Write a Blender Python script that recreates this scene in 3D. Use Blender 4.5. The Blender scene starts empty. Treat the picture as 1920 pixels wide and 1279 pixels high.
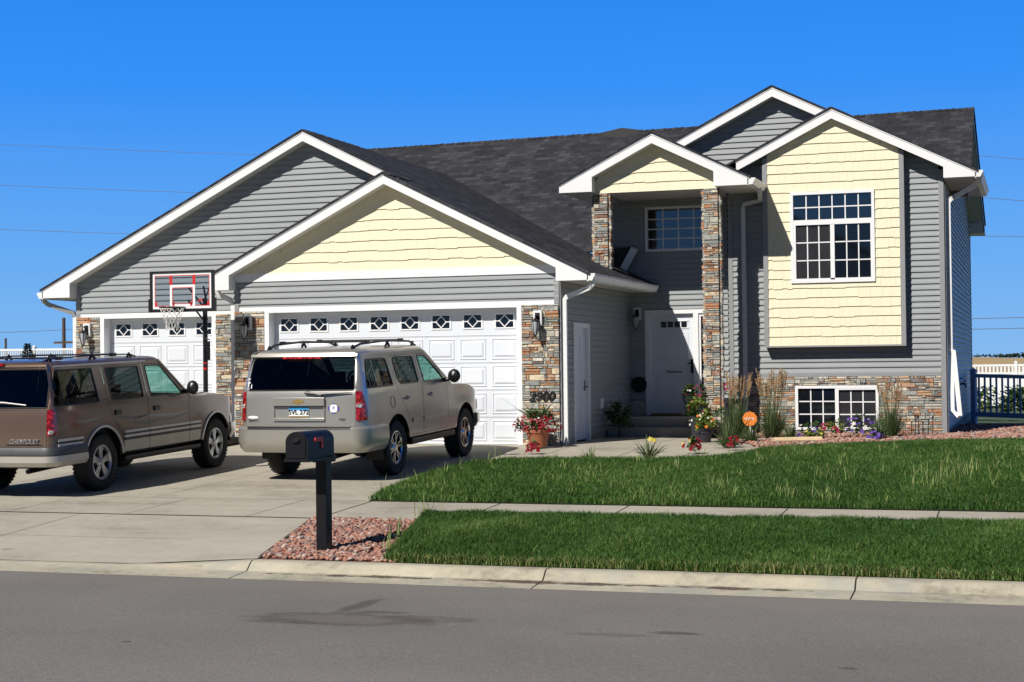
import bpy, bmesh, math, random
import numpy as np
from mathutils import Vector, Matrix
from mathutils.geometry import delaunay_2d_cdt
R=math.radians
random.seed(7)
sc=bpy.context.scene
# ---------------------------------------------------------------- camera
cd=bpy.data.cameras.new('camera'); cam=bpy.data.objects.new('camera',cd); sc.collection.objects.link(cam)
YAW,PIT,ROL=.3163,.0165,-.0112
fw=Vector((-math.sin(YAW)*math.cos(PIT),math.cos(YAW)*math.cos(PIT),math.sin(PIT)))
rt=Vector((math.cos(YAW),math.sin(YAW),0)); up=rt.cross(fw)
rt2=rt*math.cos(ROL)+up*math.sin(ROL); up2=up*math.cos(ROL)-rt*math.sin(ROL)
M=Matrix((rt2,up2,-fw)).transposed().to_4x4(); M.translation=Vector((13.754,-27.162,1.407)); cam.matrix_world=M
cd.sensor_width=36; cd.lens=3006.155/1920*36; cd.shift_y=-(639.5-636.54)/1920; cd.clip_end=6000; cd.clip_start=.1
sc.camera=cam
sc.render.resolution_x=1024; sc.render.resolution_y=682
# ---------------------------------------------------------------- light
SUN=Vector((-.36,-1,.92)).normalized()          # direction towards the sun
el=math.asin(SUN.z); az=math.atan2(SUN.x,SUN.y)
w=bpy.data.worlds.new('World'); sc.world=w; w.use_nodes=True
nt=w.node_tree; bg=nt.nodes['Background']
sky=nt.nodes.new('ShaderNodeTexSky'); sky.sky_type='NISHITA'; sky.sun_disc=False
sky.sun_elevation=el; sky.sun_rotation=az; sky.altitude=600; sky.air_density=1.0; sky.dust_density=.25; sky.ozone_density=3.0
hs=nt.nodes.new('ShaderNodeHueSaturation'); hs.inputs['Saturation'].default_value=1.32; hs.inputs['Value'].default_value=1.0
nt.links.new(sky.outputs[0],hs.inputs['Color'])
# clear prairie sky: mostly an azure elevation ramp, dimmed behind the camera to deepen front-wall shade
tc=nt.nodes.new('ShaderNodeTexCoord'); sx=nt.nodes.new('ShaderNodeSeparateXYZ'); nt.links.new(tc.outputs['Generated'],sx.inputs[0])
rp=nt.nodes.new('ShaderNodeValToRGB'); cr=rp.color_ramp
for e_,(p_,c_) in zip([cr.elements[0],cr.elements[1],cr.elements.new(.06),cr.elements.new(.16),cr.elements.new(.33)],[(0.,(2.7,6.0,10.8)),(1.,(.06,.35,1.5)),(.07,(1.6,5.0,11.2)),(.17,(.45,3.5,11.6)),(.33,(.06,2.25,9.6))]): e_.position=p_; e_.color=(*c_,1)
nt.links.new(sx.outputs[2],rp.inputs[0]); mxs=nt.nodes.new('ShaderNodeMix'); mxs.data_type='RGBA'; mxs.inputs[0].default_value=.96
nt.links.new(hs.outputs[0],mxs.inputs[6]); 
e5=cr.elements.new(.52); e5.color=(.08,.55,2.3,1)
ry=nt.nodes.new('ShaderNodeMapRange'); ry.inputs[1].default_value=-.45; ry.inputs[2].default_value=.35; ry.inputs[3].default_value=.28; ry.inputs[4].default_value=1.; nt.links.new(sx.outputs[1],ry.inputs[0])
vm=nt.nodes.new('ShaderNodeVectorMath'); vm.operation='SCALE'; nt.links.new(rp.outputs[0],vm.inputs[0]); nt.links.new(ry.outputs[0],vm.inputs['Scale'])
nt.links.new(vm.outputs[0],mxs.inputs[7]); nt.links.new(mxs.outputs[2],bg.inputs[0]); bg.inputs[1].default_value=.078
sd=bpy.data.lights.new('sun','SUN'); sd.energy=5.0; sd.angle=R(.53); sd.color=(1,.945,.86)
so=bpy.data.objects.new('sun',sd); sc.collection.objects.link(so); so.rotation_euler=SUN.to_track_quat('Z','Y').to_euler(); so.location=(0,-30,30)
sc.view_settings.view_transform='Standard'; sc.view_settings.look='None'; sc.view_settings.exposure=.06; sc.view_settings.gamma=1
sc.render.engine='CYCLES'
# ---------------------------------------------------------------- materials
def nodes(name):
    m=bpy.data.materials.new(name); m.use_nodes=True; return m,m.node_tree,m.node_tree.nodes['Principled BSDF']
def N(nt,t,**k):
    n=nt.nodes.new(t)
    for a,b in k.items():
        if a in n.inputs.keys() if not hasattr(n,a) else False: n.inputs[a].default_value=b
        elif hasattr(n,a): setattr(n,a,b)
    return n
def noise(nt,scale,detail=4,rough=.6,vec=None):
    n=nt.nodes.new('ShaderNodeTexNoise'); n.inputs['Scale'].default_value=scale; n.inputs['Detail'].default_value=detail; n.inputs['Roughness'].default_value=rough
    if vec: nt.links.new(vec,n.inputs['Vector'])
    return n
def mixc(nt,a,b,f,mode='MIX'):
    n=nt.nodes.new('ShaderNodeMix'); n.data_type='RGBA'; n.blend_type=mode
    for i,v in ((6,a),(7,b),(0,f)):
        if hasattr(v,'is_linked') or isinstance(v,bpy.types.NodeSocket): nt.links.new(v,n.inputs[i])
        elif i==0: n.inputs[0].default_value=v
        else: n.inputs[i].default_value=(*v,1) if len(v)==3 else v
    return n.outputs[2]
def ramp(nt,fac,stops,interp='LINEAR'):
    n=nt.nodes.new('ShaderNodeValToRGB'); cr=n.color_ramp; cr.interpolation=interp
    while len(cr.elements)<len(stops): cr.elements.new(.5)
    for e,(p,c) in zip(cr.elements,stops): e.position=p; e.color=(*c,1) if not isinstance(c,(int,float)) else (c,c,c,1)
    nt.links.new(fac,n.inputs[0]); return n.outputs[0]
def math_(nt,op,a,b=None,c=None):
    n=nt.nodes.new('ShaderNodeMath'); n.operation=op
    for i,v in enumerate((a,b,c)):
        if v is None: continue
        if isinstance(v,(int,float)): n.inputs[i].default_value=v
        else: nt.links.new(v,n.inputs[i])
    return n.outputs[0]
def obco(nt):
    g=nt.nodes.new('ShaderNodeNewGeometry'); return g.outputs['Position']
def bump(nt,b,h,strength,dist=.01):
    n=nt.nodes.new('ShaderNodeBump'); n.inputs['Strength'].default_value=strength; n.inputs['Distance'].default_value=dist
    nt.links.new(h,n.inputs['Height']); nt.links.new(n.outputs[0],b.inputs['Normal'])
def pm(name,col,rough=.5,metal=0,var=.12,scale=6,bmp=0,bsc=60,spec=.5,coat=0):
    m,nt,b=nodes(name); p=obco(nt)
    c2=tuple(x*(1-var) for x in col); c1=tuple(min(1,x*(1+var)) for x in col)
    n=noise(nt,scale,6,.65,p); f=ramp(nt,n.outputs[0],[(.3,0.),(.7,1.)])
    nt.links.new(mixc(nt,c2,c1,f),b.inputs['Base Color'])
    b.inputs['Roughness'].default_value=rough; b.inputs['Metallic'].default_value=metal; b.inputs['Specular IOR Level'].default_value=spec
    if coat: b.inputs['Coat Weight'].default_value=coat; b.inputs['Coat Roughness'].default_value=.04
    if bmp: bump(nt,b,noise(nt,bsc,3,.6,p).outputs[0],bmp)
    return m
def rndmat(name,stops,rough=.8,nv=.25,nsc=40,bmp=.3,attr='rnd',trans=0,interp='LINEAR'):
    m,nt,b=nodes(name); a=nt.nodes.new('ShaderNodeAttribute'); a.attribute_name=attr; p=obco(nt)
    c=ramp(nt,a.outputs['Fac'],stops,interp)
    if name=='ledge_stone':
        q=noise(nt,13,4,.7,p); c2=ramp(nt,math_(nt,'FRACT',math_(nt,'ADD',math_(nt,'MULTIPLY',a.outputs['Fac'],7.31),.13)),stops,interp)
        c=mixc(nt,c,c2,ramp(nt,q.outputs[0],[(.50,0.),(.60,.75)]))
    n=noise(nt,nsc,5,.7,p); f=ramp(nt,n.outputs[0],[(.3,1-nv),(.7,1+nv)])
    nt.links.new(mixc(nt,c,f,1.,'MULTIPLY'),b.inputs['Base Color']); b.inputs['Roughness'].default_value=rough
    b.inputs['Specular IOR Level'].default_value=.3
    if bmp: bump(nt,b,n.outputs[0],bmp)
    if trans:
        t=nt.nodes.new('ShaderNodeBsdfTranslucent'); nt.links.new(c,t.inputs[0]); mx=nt.nodes.new('ShaderNodeMixShader'); mx.inputs[0].default_value=trans
        o=nt.nodes['Material Output']; nt.links.new(b.outputs[0],mx.inputs[1]); nt.links.new(t.outputs[0],mx.inputs[2]); nt.links.new(mx.outputs[0],o.inputs[0])
    return m
def glassmat(name,tint,refl=1.5,rough=0.,clear=1.):
    m,nt,b=nodes(name); nt.nodes.remove(b); o=nt.nodes['Material Output']
    t=nt.nodes.new('ShaderNodeBsdfTransparent'); t.inputs[0].default_value=(*tint,1)
    g=nt.nodes.new('ShaderNodeBsdfGlossy'); g.inputs['Roughness'].default_value=rough
    fr=nt.nodes.new('ShaderNodeFresnel'); fr.inputs[0].default_value=refl
    mx=nt.nodes.new('ShaderNodeMixShader'); nt.links.new(fr.outputs[0],mx.inputs[0]); nt.links.new(t.outputs[0],mx.inputs[1]); nt.links.new(g.outputs[0],mx.inputs[2]); nt.links.new(mx.outputs[0],o.inputs[0])
    return m
MT={}
MT['siding']=pm('grey_vinyl_siding',(.300,.322,.335),.45,var=.05,scale=1.5)
MT['post']=pm('grey_corner_trim',(.27,.28,.295),.45,var=.04)
MT['shake']=rndmat('yellow_shake_siding',[(0,(.775,.72,.535)),(1,(.79,.735,.545))],.6,.05,45,.25)
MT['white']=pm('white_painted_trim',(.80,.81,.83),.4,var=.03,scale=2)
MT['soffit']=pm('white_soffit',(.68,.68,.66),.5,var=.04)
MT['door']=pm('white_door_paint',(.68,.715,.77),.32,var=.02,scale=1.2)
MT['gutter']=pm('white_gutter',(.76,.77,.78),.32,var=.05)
MT['glass']=None
MT['black']=pm('black_metal',(.012,.012,.013),.35,var=.3)
MT['rubber']=pm('black_rubber',(.018,.018,.018),.75,var=.4,scale=9,bmp=.1)
MT['plastic']=pm('dark_plastic',(.006,.006,.008),.42,var=.2,spec=.35)
MT['interior']=pm('dark_room',(.012,.013,.015),.9)
def window_glass(name,base,ior):
    m,nt,b=nodes(name); p=obco(nt)
    n=noise(nt,.6,2,.5,p); bump(nt,b,n.outputs[0],.05,.02)
    b.inputs['Base Color'].default_value=(*base,1); b.inputs['Roughness'].default_value=.03; b.inputs['IOR'].default_value=ior
    return m
MT['glass']=window_glass('window_glass',(.006,.008,.012),1.95)
MT['skyglass']=window_glass('reflective_window_glass',(.006,.008,.012),2.9)
MT['screen']=pm('window_behind_screen',(.022,.022,.026),.32,var=.25,scale=2.5)
STONE=[(0,(.27,.285,.27)),(.14,(.38,.38,.35)),(.27,(.21,.22,.21)),(.38,(.46,.43,.36)),(.48,(.33,.335,.31)),(.58,(.60,.52,.38)),(.67,(.42,.20,.10)),(.75,(.28,.15,.10)),(.83,(.50,.30,.17)),(.90,(.62,.56,.47)),(.97,(.17,.13,.12))]
MT['stone']=rndmat('ledge_stone',STONE,.85,.28,28,.6,interp='CONSTANT')
MT['mortar']=pm('stone_mortar',(.13,.125,.12),.95,var=.2)
def shingles():
    m,nt,b=nodes('asphalt_shingles'); uv=nt.nodes.new('ShaderNodeUVMap'); uv.uv_map='uv'
    outs=[]
    for w_,h_,off,seed in ((.30,.145,.5,0),(.17,.145,.37,3)):
        mp=nt.nodes.new('ShaderNodeMapping'); mp.inputs['Location'].default_value=(seed*1.7,0,0); nt.links.new(uv.outputs[0],mp.inputs[0])
        br=nt.nodes.new('ShaderNodeTexBrick'); br.inputs['Scale'].default_value=1; br.inputs['Brick Width'].default_value=w_; br.inputs['Row Height'].default_value=h_
        br.inputs['Mortar Size'].default_value=.006; br.inputs['Mortar Smooth'].default_value=.3; br.offset=off; br.squash=1
        br.inputs['Color1'].default_value=(0,0,0,1); br.inputs['Color2'].default_value=(1,1,1,1); br.inputs['Mortar'].default_value=(.0,.0,.0,1)
        nt.links.new(mp.outputs[0],br.inputs['Vector']); outs.append(br)
    v=math_(nt,'ADD',math_(nt,'MULTIPLY',outs[0].outputs[0],.6),math_(nt,'MULTIPLY',outs[1].outputs[0],.4))
    p=obco(nt); n1=noise(nt,.5,4,.6,p); n2=noise(nt,90,2,.7,p)
    v=math_(nt,'ADD',v,math_(nt,'MULTIPLY',math_(nt,'SUBTRACT',n1.outputs[0],.5),.35))
    c=ramp(nt,v,[(0,(.021,.022,.027)),(.5,(.035,.036,.043)),(1,(.066,.067,.078))])
    g=ramp(nt,n2.outputs[0],[(.25,.55),(.75,1.45)]); nt.links.new(mixc(nt,c,g,1.,'MULTIPLY'),b.inputs['Base Color'])
    b.inputs['Roughness'].default_value=.95; b.inputs['Specular IOR Level'].default_value=.2; bump(nt,b,math_(nt,'ADD',v,n2.outputs[0]),.5,.01)
    return m
MT['shingle']=shingles()
def concrete(name,col,stain=.12,wet=False):
    m,nt,b=nodes(name); p=obco(nt)
    a=noise(nt,.7,6,.65,p); d=noise(nt,9,5,.7,p); e=noise(nt,180,2,.6,p)
    st=nt.nodes.new('ShaderNodeMapping'); st.inputs['Scale'].default_value=(.5,2.2,1); st.inputs['Rotation'].default_value=(0,0,.3); nt.links.new(p,st.inputs[0])
    s=noise(nt,1.3,5,.7,st.outputs[0])
    v=math_(nt,'ADD',math_(nt,'MULTIPLY',a.outputs[0],.5),math_(nt,'MULTIPLY',d.outputs[0],.25)); v=math_(nt,'ADD',v,math_(nt,'MULTIPLY',s.outputs[0],.25))
    c=ramp(nt,v,[(.36,tuple(x*(1-stain*2.2) for x in col)),(.47,tuple(x*(1-stain*.5) for x in col)),(.6,tuple(x*1.07 for x in col))])
    g=ramp(nt,e.outputs[0],[(.3,.86),(.7,1.1)]); c=mixc(nt,c,g,1.,'MULTIPLY')
    sp=noise(nt,3.1,3,.5,p); k=ramp(nt,sp.outputs[0],[(.70,0.),(.76,1.)]); c=mixc(nt,c,(.14,.12,.095),math_(nt,'MULTIPLY',k,.5))
    if wet:   # damp dirt line lying in the gutter
        sep=nt.nodes.new('ShaderNodeSeparateXYZ'); nt.links.new(p,sep.inputs[0]); wn=noise(nt,2.2,5,.7,p)
        ww=math_(nt,'ADD',math_(nt,'ABSOLUTE',math_(nt,'ADD',sep.outputs[1],13.235)),math_(nt,'MULTIPLY',math_(nt,'SUBTRACT',wn.outputs[0],.42),.35))
        ends=math_(nt,'ABSOLUTE',math_(nt,'DIVIDE',math_(nt,'SUBTRACT',sep.outputs[0],9.4),2.9)); k=ramp(nt,math_(nt,'ADD',ww,math_(nt,'MULTIPLY',math_(nt,'POWER',ends,4),.08)),[(.055,1.),(.085,0.)])
        c=mixc(nt,c,(.075,.055,.04),math_(nt,'MULTIPLY',k,.9))
        g2=noise(nt,1.1,5,.6,p); k=ramp(nt,g2.outputs[0],[(.52,0.),(.62,1.)]); c=mixc(nt,c,(.30,.31,.29),math_(nt,'MULTIPLY',k,.55))
    nt.links.new(c,b.inputs['Base Color']); b.inputs['Roughness'].default_value=.9; b.inputs['Specular IOR Level'].default_value=.25; bump(nt,b,e.outputs[0],.25,.004)
    return m
MT['concrete']=concrete('pale_concrete',(.43,.40,.33),.19)
MT['curb']=concrete('curb_concrete',(.47,.435,.34),.30,True)
MT['stoop']=pm('stoop_concrete',(.36,.34,.30),.9,bmp=.2)
MT['joint']=pm('dark_joint',(.06,.055,.045),.95)
def asphalt():
    m,nt,b=nodes('asphalt'); p=obco(nt)
    a=noise(nt,.35,5,.6,p); f=noise(nt,120,2,.8,p); f2=noise(nt,38,3,.7,p); vo=nt.nodes.new('ShaderNodeTexVoronoi'); vo.inputs['Scale'].default_value=17; nt.links.new(p,vo.inputs['Vector'])
    c=ramp(nt,a.outputs[0],[(.3,(.165,.154,.141)),(.7,(.212,.198,.182))])
    g=ramp(nt,f.outputs[0],[(.25,.52),(.75,1.48)]); c=mixc(nt,c,g,1.,'MULTIPLY'); g=ramp(nt,f2.outputs[0],[(.3,.80),(.7,1.20)]); c=mixc(nt,c,g,1.,'MULTIPLY')
    sp=ramp(nt,vo.outputs['Distance'],[(.0,1.),(.14,0.)]); pk=ramp(nt,vo.outputs['Color'],[(.76,0.),(.78,1.)]); c=mixc(nt,c,(.42,.40,.37),math_(nt,'MULTIPLY',math_(nt,'MULTIPLY',sp,pk),.75))
    sep=nt.nodes.new('ShaderNodeSeparateXYZ'); nt.links.new(p,sep.inputs[0])
    wn=noise(nt,3.2,9,.8,p); wob=math_(nt,'SUBTRACT',wn.outputs[0],.5)
    def stain(x,y,rx,ry,col,amt,ring=False):
        nonlocal c
        dx=math_(nt,'DIVIDE',math_(nt,'SUBTRACT',sep.outputs[0],x),rx); dy=math_(nt,'DIVIDE',math_(nt,'SUBTRACT',sep.outputs[1],y),ry)
        d=math_(nt,'SQRT',math_(nt,'ADD',math_(nt,'MULTIPLY',dx,dx),math_(nt,'MULTIPLY',dy,dy))); d=math_(nt,'ADD',d,math_(nt,'MULTIPLY',wob,1.5))
        k=ramp(nt,d,[(0,.35),(.55,.40),(.80,1.),(1.0,0.)]) if ring else ramp(nt,d,[(.55,1.),(.95,0.)])
        c=mixc(nt,c,col,math_(nt,'MULTIPLY',k,amt))
    for s in STAINS: stain(*s)
    # sandy drift beside the gutter
    ed=math_(nt,'ADD',sep.outputs[1],math_(nt,'MULTIPLY',wob,.8)); k=ramp(nt,math_(nt,'ADD',math_(nt,'MULTIPLY',ed,1.),15.0),[(.55,0.),(1.4,1.)]); c=mixc(nt,c,(.22,.20,.175),math_(nt,'MULTIPLY',k,.45))
    nt.links.new(c,b.inputs['Base Color']); b.inputs['Roughness'].default_value=.85; b.inputs['Specular IOR Level'].default_value=.3
    bump(nt,b,math_(nt,'ADD',f.outputs[0],f2.outputs[0]),.5,.006)
    return m
DK=(.045,.038,.034)
STAINS=[(8.60,-15.72,.80,.36,(.070,.056,.049),.6,True),(9.25,-15.55,.45,.16,(.06,.05,.045),.5,True),(8.42,-14.95,.11,.55,DK,.55),(8.75,-15.30,.30,.10,DK,.45),(8.2,-16.0,.38,.10,DK,.4),(11.25,-15.75,.24,.10,DK,.6),(10.8,-15.95,.40,.10,DK,.3),(4.5,-15.5,.12,.08,DK,.5),(7.6,-17.2,.05,.04,DK,.7),(12.6,-16.9,.07,.05,DK,.6)]
MT['asphalt']=asphalt()
MT['wet']=pm('wet_gutter_grime',(.055,.045,.036),.6,var=.4,scale=5)
GR=[(0,(.025,.075,.011)),(.35,(.055,.135,.020)),(.7,(.105,.21,.038)),(.9,(.28,.38,.12)),(1,(.34,.27,.13))]
MT['grass']=rndmat('lawn_grass',GR,.55,.05,3,0,trans=.3)
MT['soil']=pm('lawn_soil',(.022,.038,.012),.95,var=.4,scale=12,bmp=.4)
MT['gravel']=rndmat('red_gravel_stones',[(0,(.34,.15,.10)),(.3,(.44,.23,.17)),(.5,(.24,.10,.08)),(.65,(.46,.33,.27)),(.8,(.17,.11,.11)),(.92,(.58,.48,.42)),(1,(.10,.08,.08))],.85,.2,60,.4)
MT['gravelbed']=pm('gravel_bed',(.12,.055,.045),.95,var=.4,scale=40,bmp=.5)
MT['leaf']=rndmat('leaves',[(0,(.025,.06,.014)),(.6,(.05,.105,.025)),(1,(.10,.17,.05))],.5,.1,5,0,trans=.25)
MT['leafy']=rndmat('yellow_green_leaves',[(0,(.10,.17,.03)),(1,(.28,.33,.07))],.5,.1,5,0,trans=.25)
MT['reed']=rndmat('reed_leaves',[(0,(.045,.085,.03)),(.7,(.09,.14,.05)),(1,(.18,.20,.09))],.6,.1,5,0,trans=.2)
MT['plume']=rndmat('reed_plumes',[(0,(.36,.23,.12)),(1,(.55,.40,.24))],.8,.1,5,0,trans=.2)
def flower(n,c): return rndmat(n,[(0,tuple(x*.7 for x in c)),(1,c)],.5,.05,5,0,trans=.25)
MT['fred']=flower('red_petals',(.30,.004,.016)); MT['fpink']=flower('magenta_petals',(.62,.03,.16)); MT['fpurple']=flower('purple_petals',(.20,.10,.55)); MT['fwhite']=flower('white_petals',(.8,.78,.7)); MT['fyellow']=flower('yellow_petals',(.85,.7,.12)); MT['forange']=flower('orange_petals',(.8,.22,.04))
MT['terra']=pm('terracotta',(.36,.125,.06),.8,var=.15,scale=14)
MT['ceramic']=pm('dark_pot',(.03,.03,.045),.5)
MT['vinyl']=pm('white_vinyl_fence',(.80,.81,.83),.45,var=.03)
MT['vinyl_shade']=pm('shade_tinted_vinyl_gate',(.36,.46,.72),.45,var=.04)  # white vinyl with the blue of its shade mixed into the colour
MT['wood']=pm('weathered_pole',(.09,.06,.045),.9,var=.3,scale=8)
MT['wire']=pm('power_cable',(.12,.15,.22),.6)
MT['orange']=pm('orange_sign',(.75,.22,.03),.4,var=.04)
MT['field']=pm('dry_wheat_field',(.42,.30,.13),.95,var=.18,scale=.02)
MT['backgrass']=pm('back_yard_ground',(.05,.08,.022),.95,var=.35,scale=.8)
MT['needle']=rndmat('conifer_needles',[(0,(.015,.03,.012)),(1,(.05,.08,.03))],.7,.1,5,0)
MT['farleaf']=rndmat('far_trees',[(0,(.010,.018,.010)),(1,(.022,.036,.018))],.9,.1,5,0)
MT['red']=pm('red_paint',(.55,.02,.02),.4,var=.05)
MT['net']=pm('white_net_cord',(.75,.74,.70),.8)
MT['acrylic']=glassmat('clear_acrylic_backboard',(.80,.84,.88),1.45)
MT['lampglass']=pm('frosted_lamp_glass',(.42,.45,.47),.25,var=.08)
MT['brass']=pm('aged_brass',(.30,.20,.08),.4,metal=.8)
# ---------------------------------------------------------------- mesh builder
SPLIT=set()
class MB:
    def __init__(s): s.v=[]; s.f=[]; s.r=[]; s.g=[]; s.n=0
    def poly(s,pts,r=None):
        b=len(s.v); s.v+= [tuple(p) for p in pts]; s.n+=1; s.g+=[s.n]*len(pts); s.f.append(tuple(range(b,b+len(pts)))); s.r.append(random.random() if r is None else r)
    def add(s,V,F,r=None):
        b=len(s.v); s.v+=[tuple(p) for p in V]; s.n+=1; s.g+=[s.n]*len(V)
        for f in F: s.f.append(tuple(b+i for i in f)); s.r.append(random.random() if r is None else r)
    def box(s,x0,x1,y0,y1,z0,z1,r=None,mt=None):
        V=[(x,y,z) for z in (z0,z1) for y in (y0,y1) for x in (x0,x1)]
        if mt: V=[tuple(mt@Vector(p)) for p in V]
        s.add(V,[(0,2,3,1),(4,5,7,6),(0,1,5,4),(1,3,7,5),(3,2,6,7),(2,0,4,6)],random.random() if r is None else r); return s
    def prism(s,pts,a,b,axis='y',r=None):
        # pts = outline in the plane perpendicular to axis, given as (x,z) for y, (y,z) for x, (x,y) for z
        n=len(pts)
        def P(p,t): return {'y':(p[0],t,p[1]),'x':(t,p[0],p[1]),'z':(p[0],p[1],t)}[axis]
        V=[P(p,a) for p in pts]+[P(p,b) for p in pts]
        F=[tuple(range(n-1,-1,-1)),tuple(range(n,2*n))]+[(i,(i+1)%n,n+(i+1)%n,n+i) for i in range(n)]
        s.add(V,F,random.random() if r is None else r); return s
    def tube(s,pts,rad,n=8,cap=True,r=None,flat=1.,close=False):
        pts=[Vector(p) for p in pts]; V=[]; F=[]; m=len(pts)
        for i,p in enumerate(pts):
            if close: t=pts[(i+1)%m]-pts[i-1]
            else: t=(pts[min(i+1,m-1)]-pts[max(i-1,0)])
            t.normalize(); u=Vector((0,0,1)) if abs(t.z)<.9 else Vector((1,0,0))
            a=t.cross(u).normalized(); b=a.cross(t).normalized(); rr=rad[i] if isinstance(rad,(list,tuple)) else rad
            for k in range(n):
                q=2*math.pi*k/n; V.append(p+a*math.cos(q)*rr+b*math.sin(q)*rr*flat)
        for i in range(m if close else m-1):
            j=(i+1)%m
            for k in range(n): F.append((i*n+k,i*n+(k+1)%n,j*n+(k+1)%n,j*n+k))
        if cap and not close: F.append(tuple(range(n))[::-1]); F.append(tuple((m-1)*n+k for k in range(n)))
        s.add(V,F,random.random() if r is None else r); return s
    def lathe(s,prof,c=(0,0,0),axis='z',n=24,r=None):
        V=[];F=[]; m=len(prof)
        for rad,h in prof:
            for k in range(n):
                q=2*math.pi*k/n; a,b=rad*math.cos(q),rad*math.sin(q)
                V.append({'z':(c[0]+a,c[1]+b,c[2]+h),'x':(c[0]+h,c[1]+a,c[2]+b),'y':(c[0]+a,c[1]+h,c[2]+b)}[axis])
        for i in range(m-1):
            for k in range(n): F.append((i*n+k,i*n+(k+1)%n,(i+1)*n+(k+1)%n,(i+1)*n+k))
        s.add(V,F,random.random() if r is None else r); return s
    def build(s,name,mat,parent=None,smooth=False,label=None,kind=None,mod=None):
        if name in SPLIT and len(set(s.g))>1 and not label and parent is not None and not smooth: return split(s,name,mat,parent)
        me=bpy.data.meshes.new(name); me.from_pydata(s.v,[],s.f); me.update()
        a=me.attributes.new('rnd','FLOAT','FACE'); a.data.foreach_set('value',s.r)
        if smooth:
            me.polygons.foreach_set('use_smooth',[True]*len(me.polygons))
            if smooth!='all':
                try: me.set_sharp_from_angle(angle=R(smooth if smooth is not True else 40))
                except Exception: pass
        me.materials.append(MT[mat] if isinstance(mat,str) else mat)
        o=bpy.data.objects.new(name,me); sc.collection.objects.link(o)
        if parent: o.parent=parent
        if label: o['label']=label
        if kind: o['kind']=kind
        return o
def split(m,name,mat,parent):
    out=[]; groups={}
    for k,f in enumerate(m.f): groups.setdefault(m.g[f[0]],[]).append(k)
    for ks in groups.values():
        q=MB(); idx={}
        for k in ks:
            ff=[]
            for i in m.f[k]:
                if i not in idx: idx[i]=len(q.v); q.v.append(m.v[i]); q.g.append(0)
                ff.append(idx[i])
            q.f.append(tuple(ff)); q.r.append(m.r[k])
        out.append(MB.build(q,name,mat,parent))
    return out[0]
SPLIT={'corner_trim','soffit','band_board','foundation','wall_core','door_frame','fascia'}
def tag(o,label,cat,group=None):
    o['label']=label; o['category']=cat
    if group: o['group']=group
    return o
def empty(name,loc,label,cat,group=None,rz=0):
    o=bpy.data.objects.new(name,None); sc.collection.objects.link(o); o.location=loc; o.rotation_euler=(0,0,rz); return tag(o,label,cat,group)
def relay(parent,loc):   # move thing origin without moving parts built in world space
    for c in parent.children: c.matrix_parent_inverse=Matrix.Translation(-Vector(loc))
def text(s,size,mat,parent,Mx,name='lettering',ext=.003,shear=0,bold=0):
    cu=bpy.data.curves.new(name,'FONT'); cu.body=s; cu.size=size; cu.extrude=ext; cu.shear=shear; cu.offset=bold; cu.align_x='CENTER'; cu.align_y='CENTER'
    t=bpy.data.objects.new(name,cu); sc.collection.objects.link(t); bpy.context.view_layer.update()
    me=bpy.data.meshes.new_from_object(t.evaluated_get(bpy.context.evaluated_depsgraph_get())); bpy.data.objects.remove(t); me.name=name
    me.materials.clear(); me.materials.append(MT[mat] if isinstance(mat,str) else mat); me.transform(Mx)
    o=bpy.data.objects.new(name,me); sc.collection.objects.link(o)
    if parent: o.parent=parent
    return o
# ---------------------------------------------------------------- ground
def gz(y): return .036*y if y<0 else 0.
def sheet(name,pts,mat,lift=0,kind='structure',z=None,sub=0):
    m=MB(); me=bpy.data.meshes.new(name); 
    # triangulate with enough rows to follow the slope
    ys=sorted(set([p[1] for p in pts])); 
    edges=[(i,(i+1)%len(pts)) for i in range(len(pts))]
    ov,oe,of,_,_,_=delaunay_2d_cdt([Vector(p) for p in pts],edges,[list(range(len(pts)))],1,1e-5)
    V=[(v.x,v.y,(gz(v.y) if z is None else (z(v.x,v.y) if callable(z) else z))+lift) for v in ov]
    m.add(V,of); o=m.build(name,mat); o['kind']=kind; return o
def fm(P0,du,n):
    P0,du,n=Vector(P0),Vector(du),Vector(n)
    return lambda s,z,o: tuple(P0+du*s+n*o+Vector((0,0,z)))
def front(Y): return fm((0,Y,0),(1,0,0),(0,-1,0))
def right(X): return fm((X,0,0),(0,1,0),(1,0,0))
def left(X): return fm((X,0,0),(0,1,0),(-1,0,0))
def rect(a,b): return lambda z:(a,b)
def spans(a,b,z0,z1,holes):
    S=[(a,b)]; zm=(z0+z1)/2
    for (ha,hb,hz0,hz1) in holes:
        if hz0-1e-6<zm<hz1+1e-6:
            T=[]
            for p,q in S:
                if hb<=p or ha>=q: T.append((p,q)); continue
                if ha>p: T.append((p,ha))
                if hb<q: T.append((hb,q))
            S=T
    return S
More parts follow.
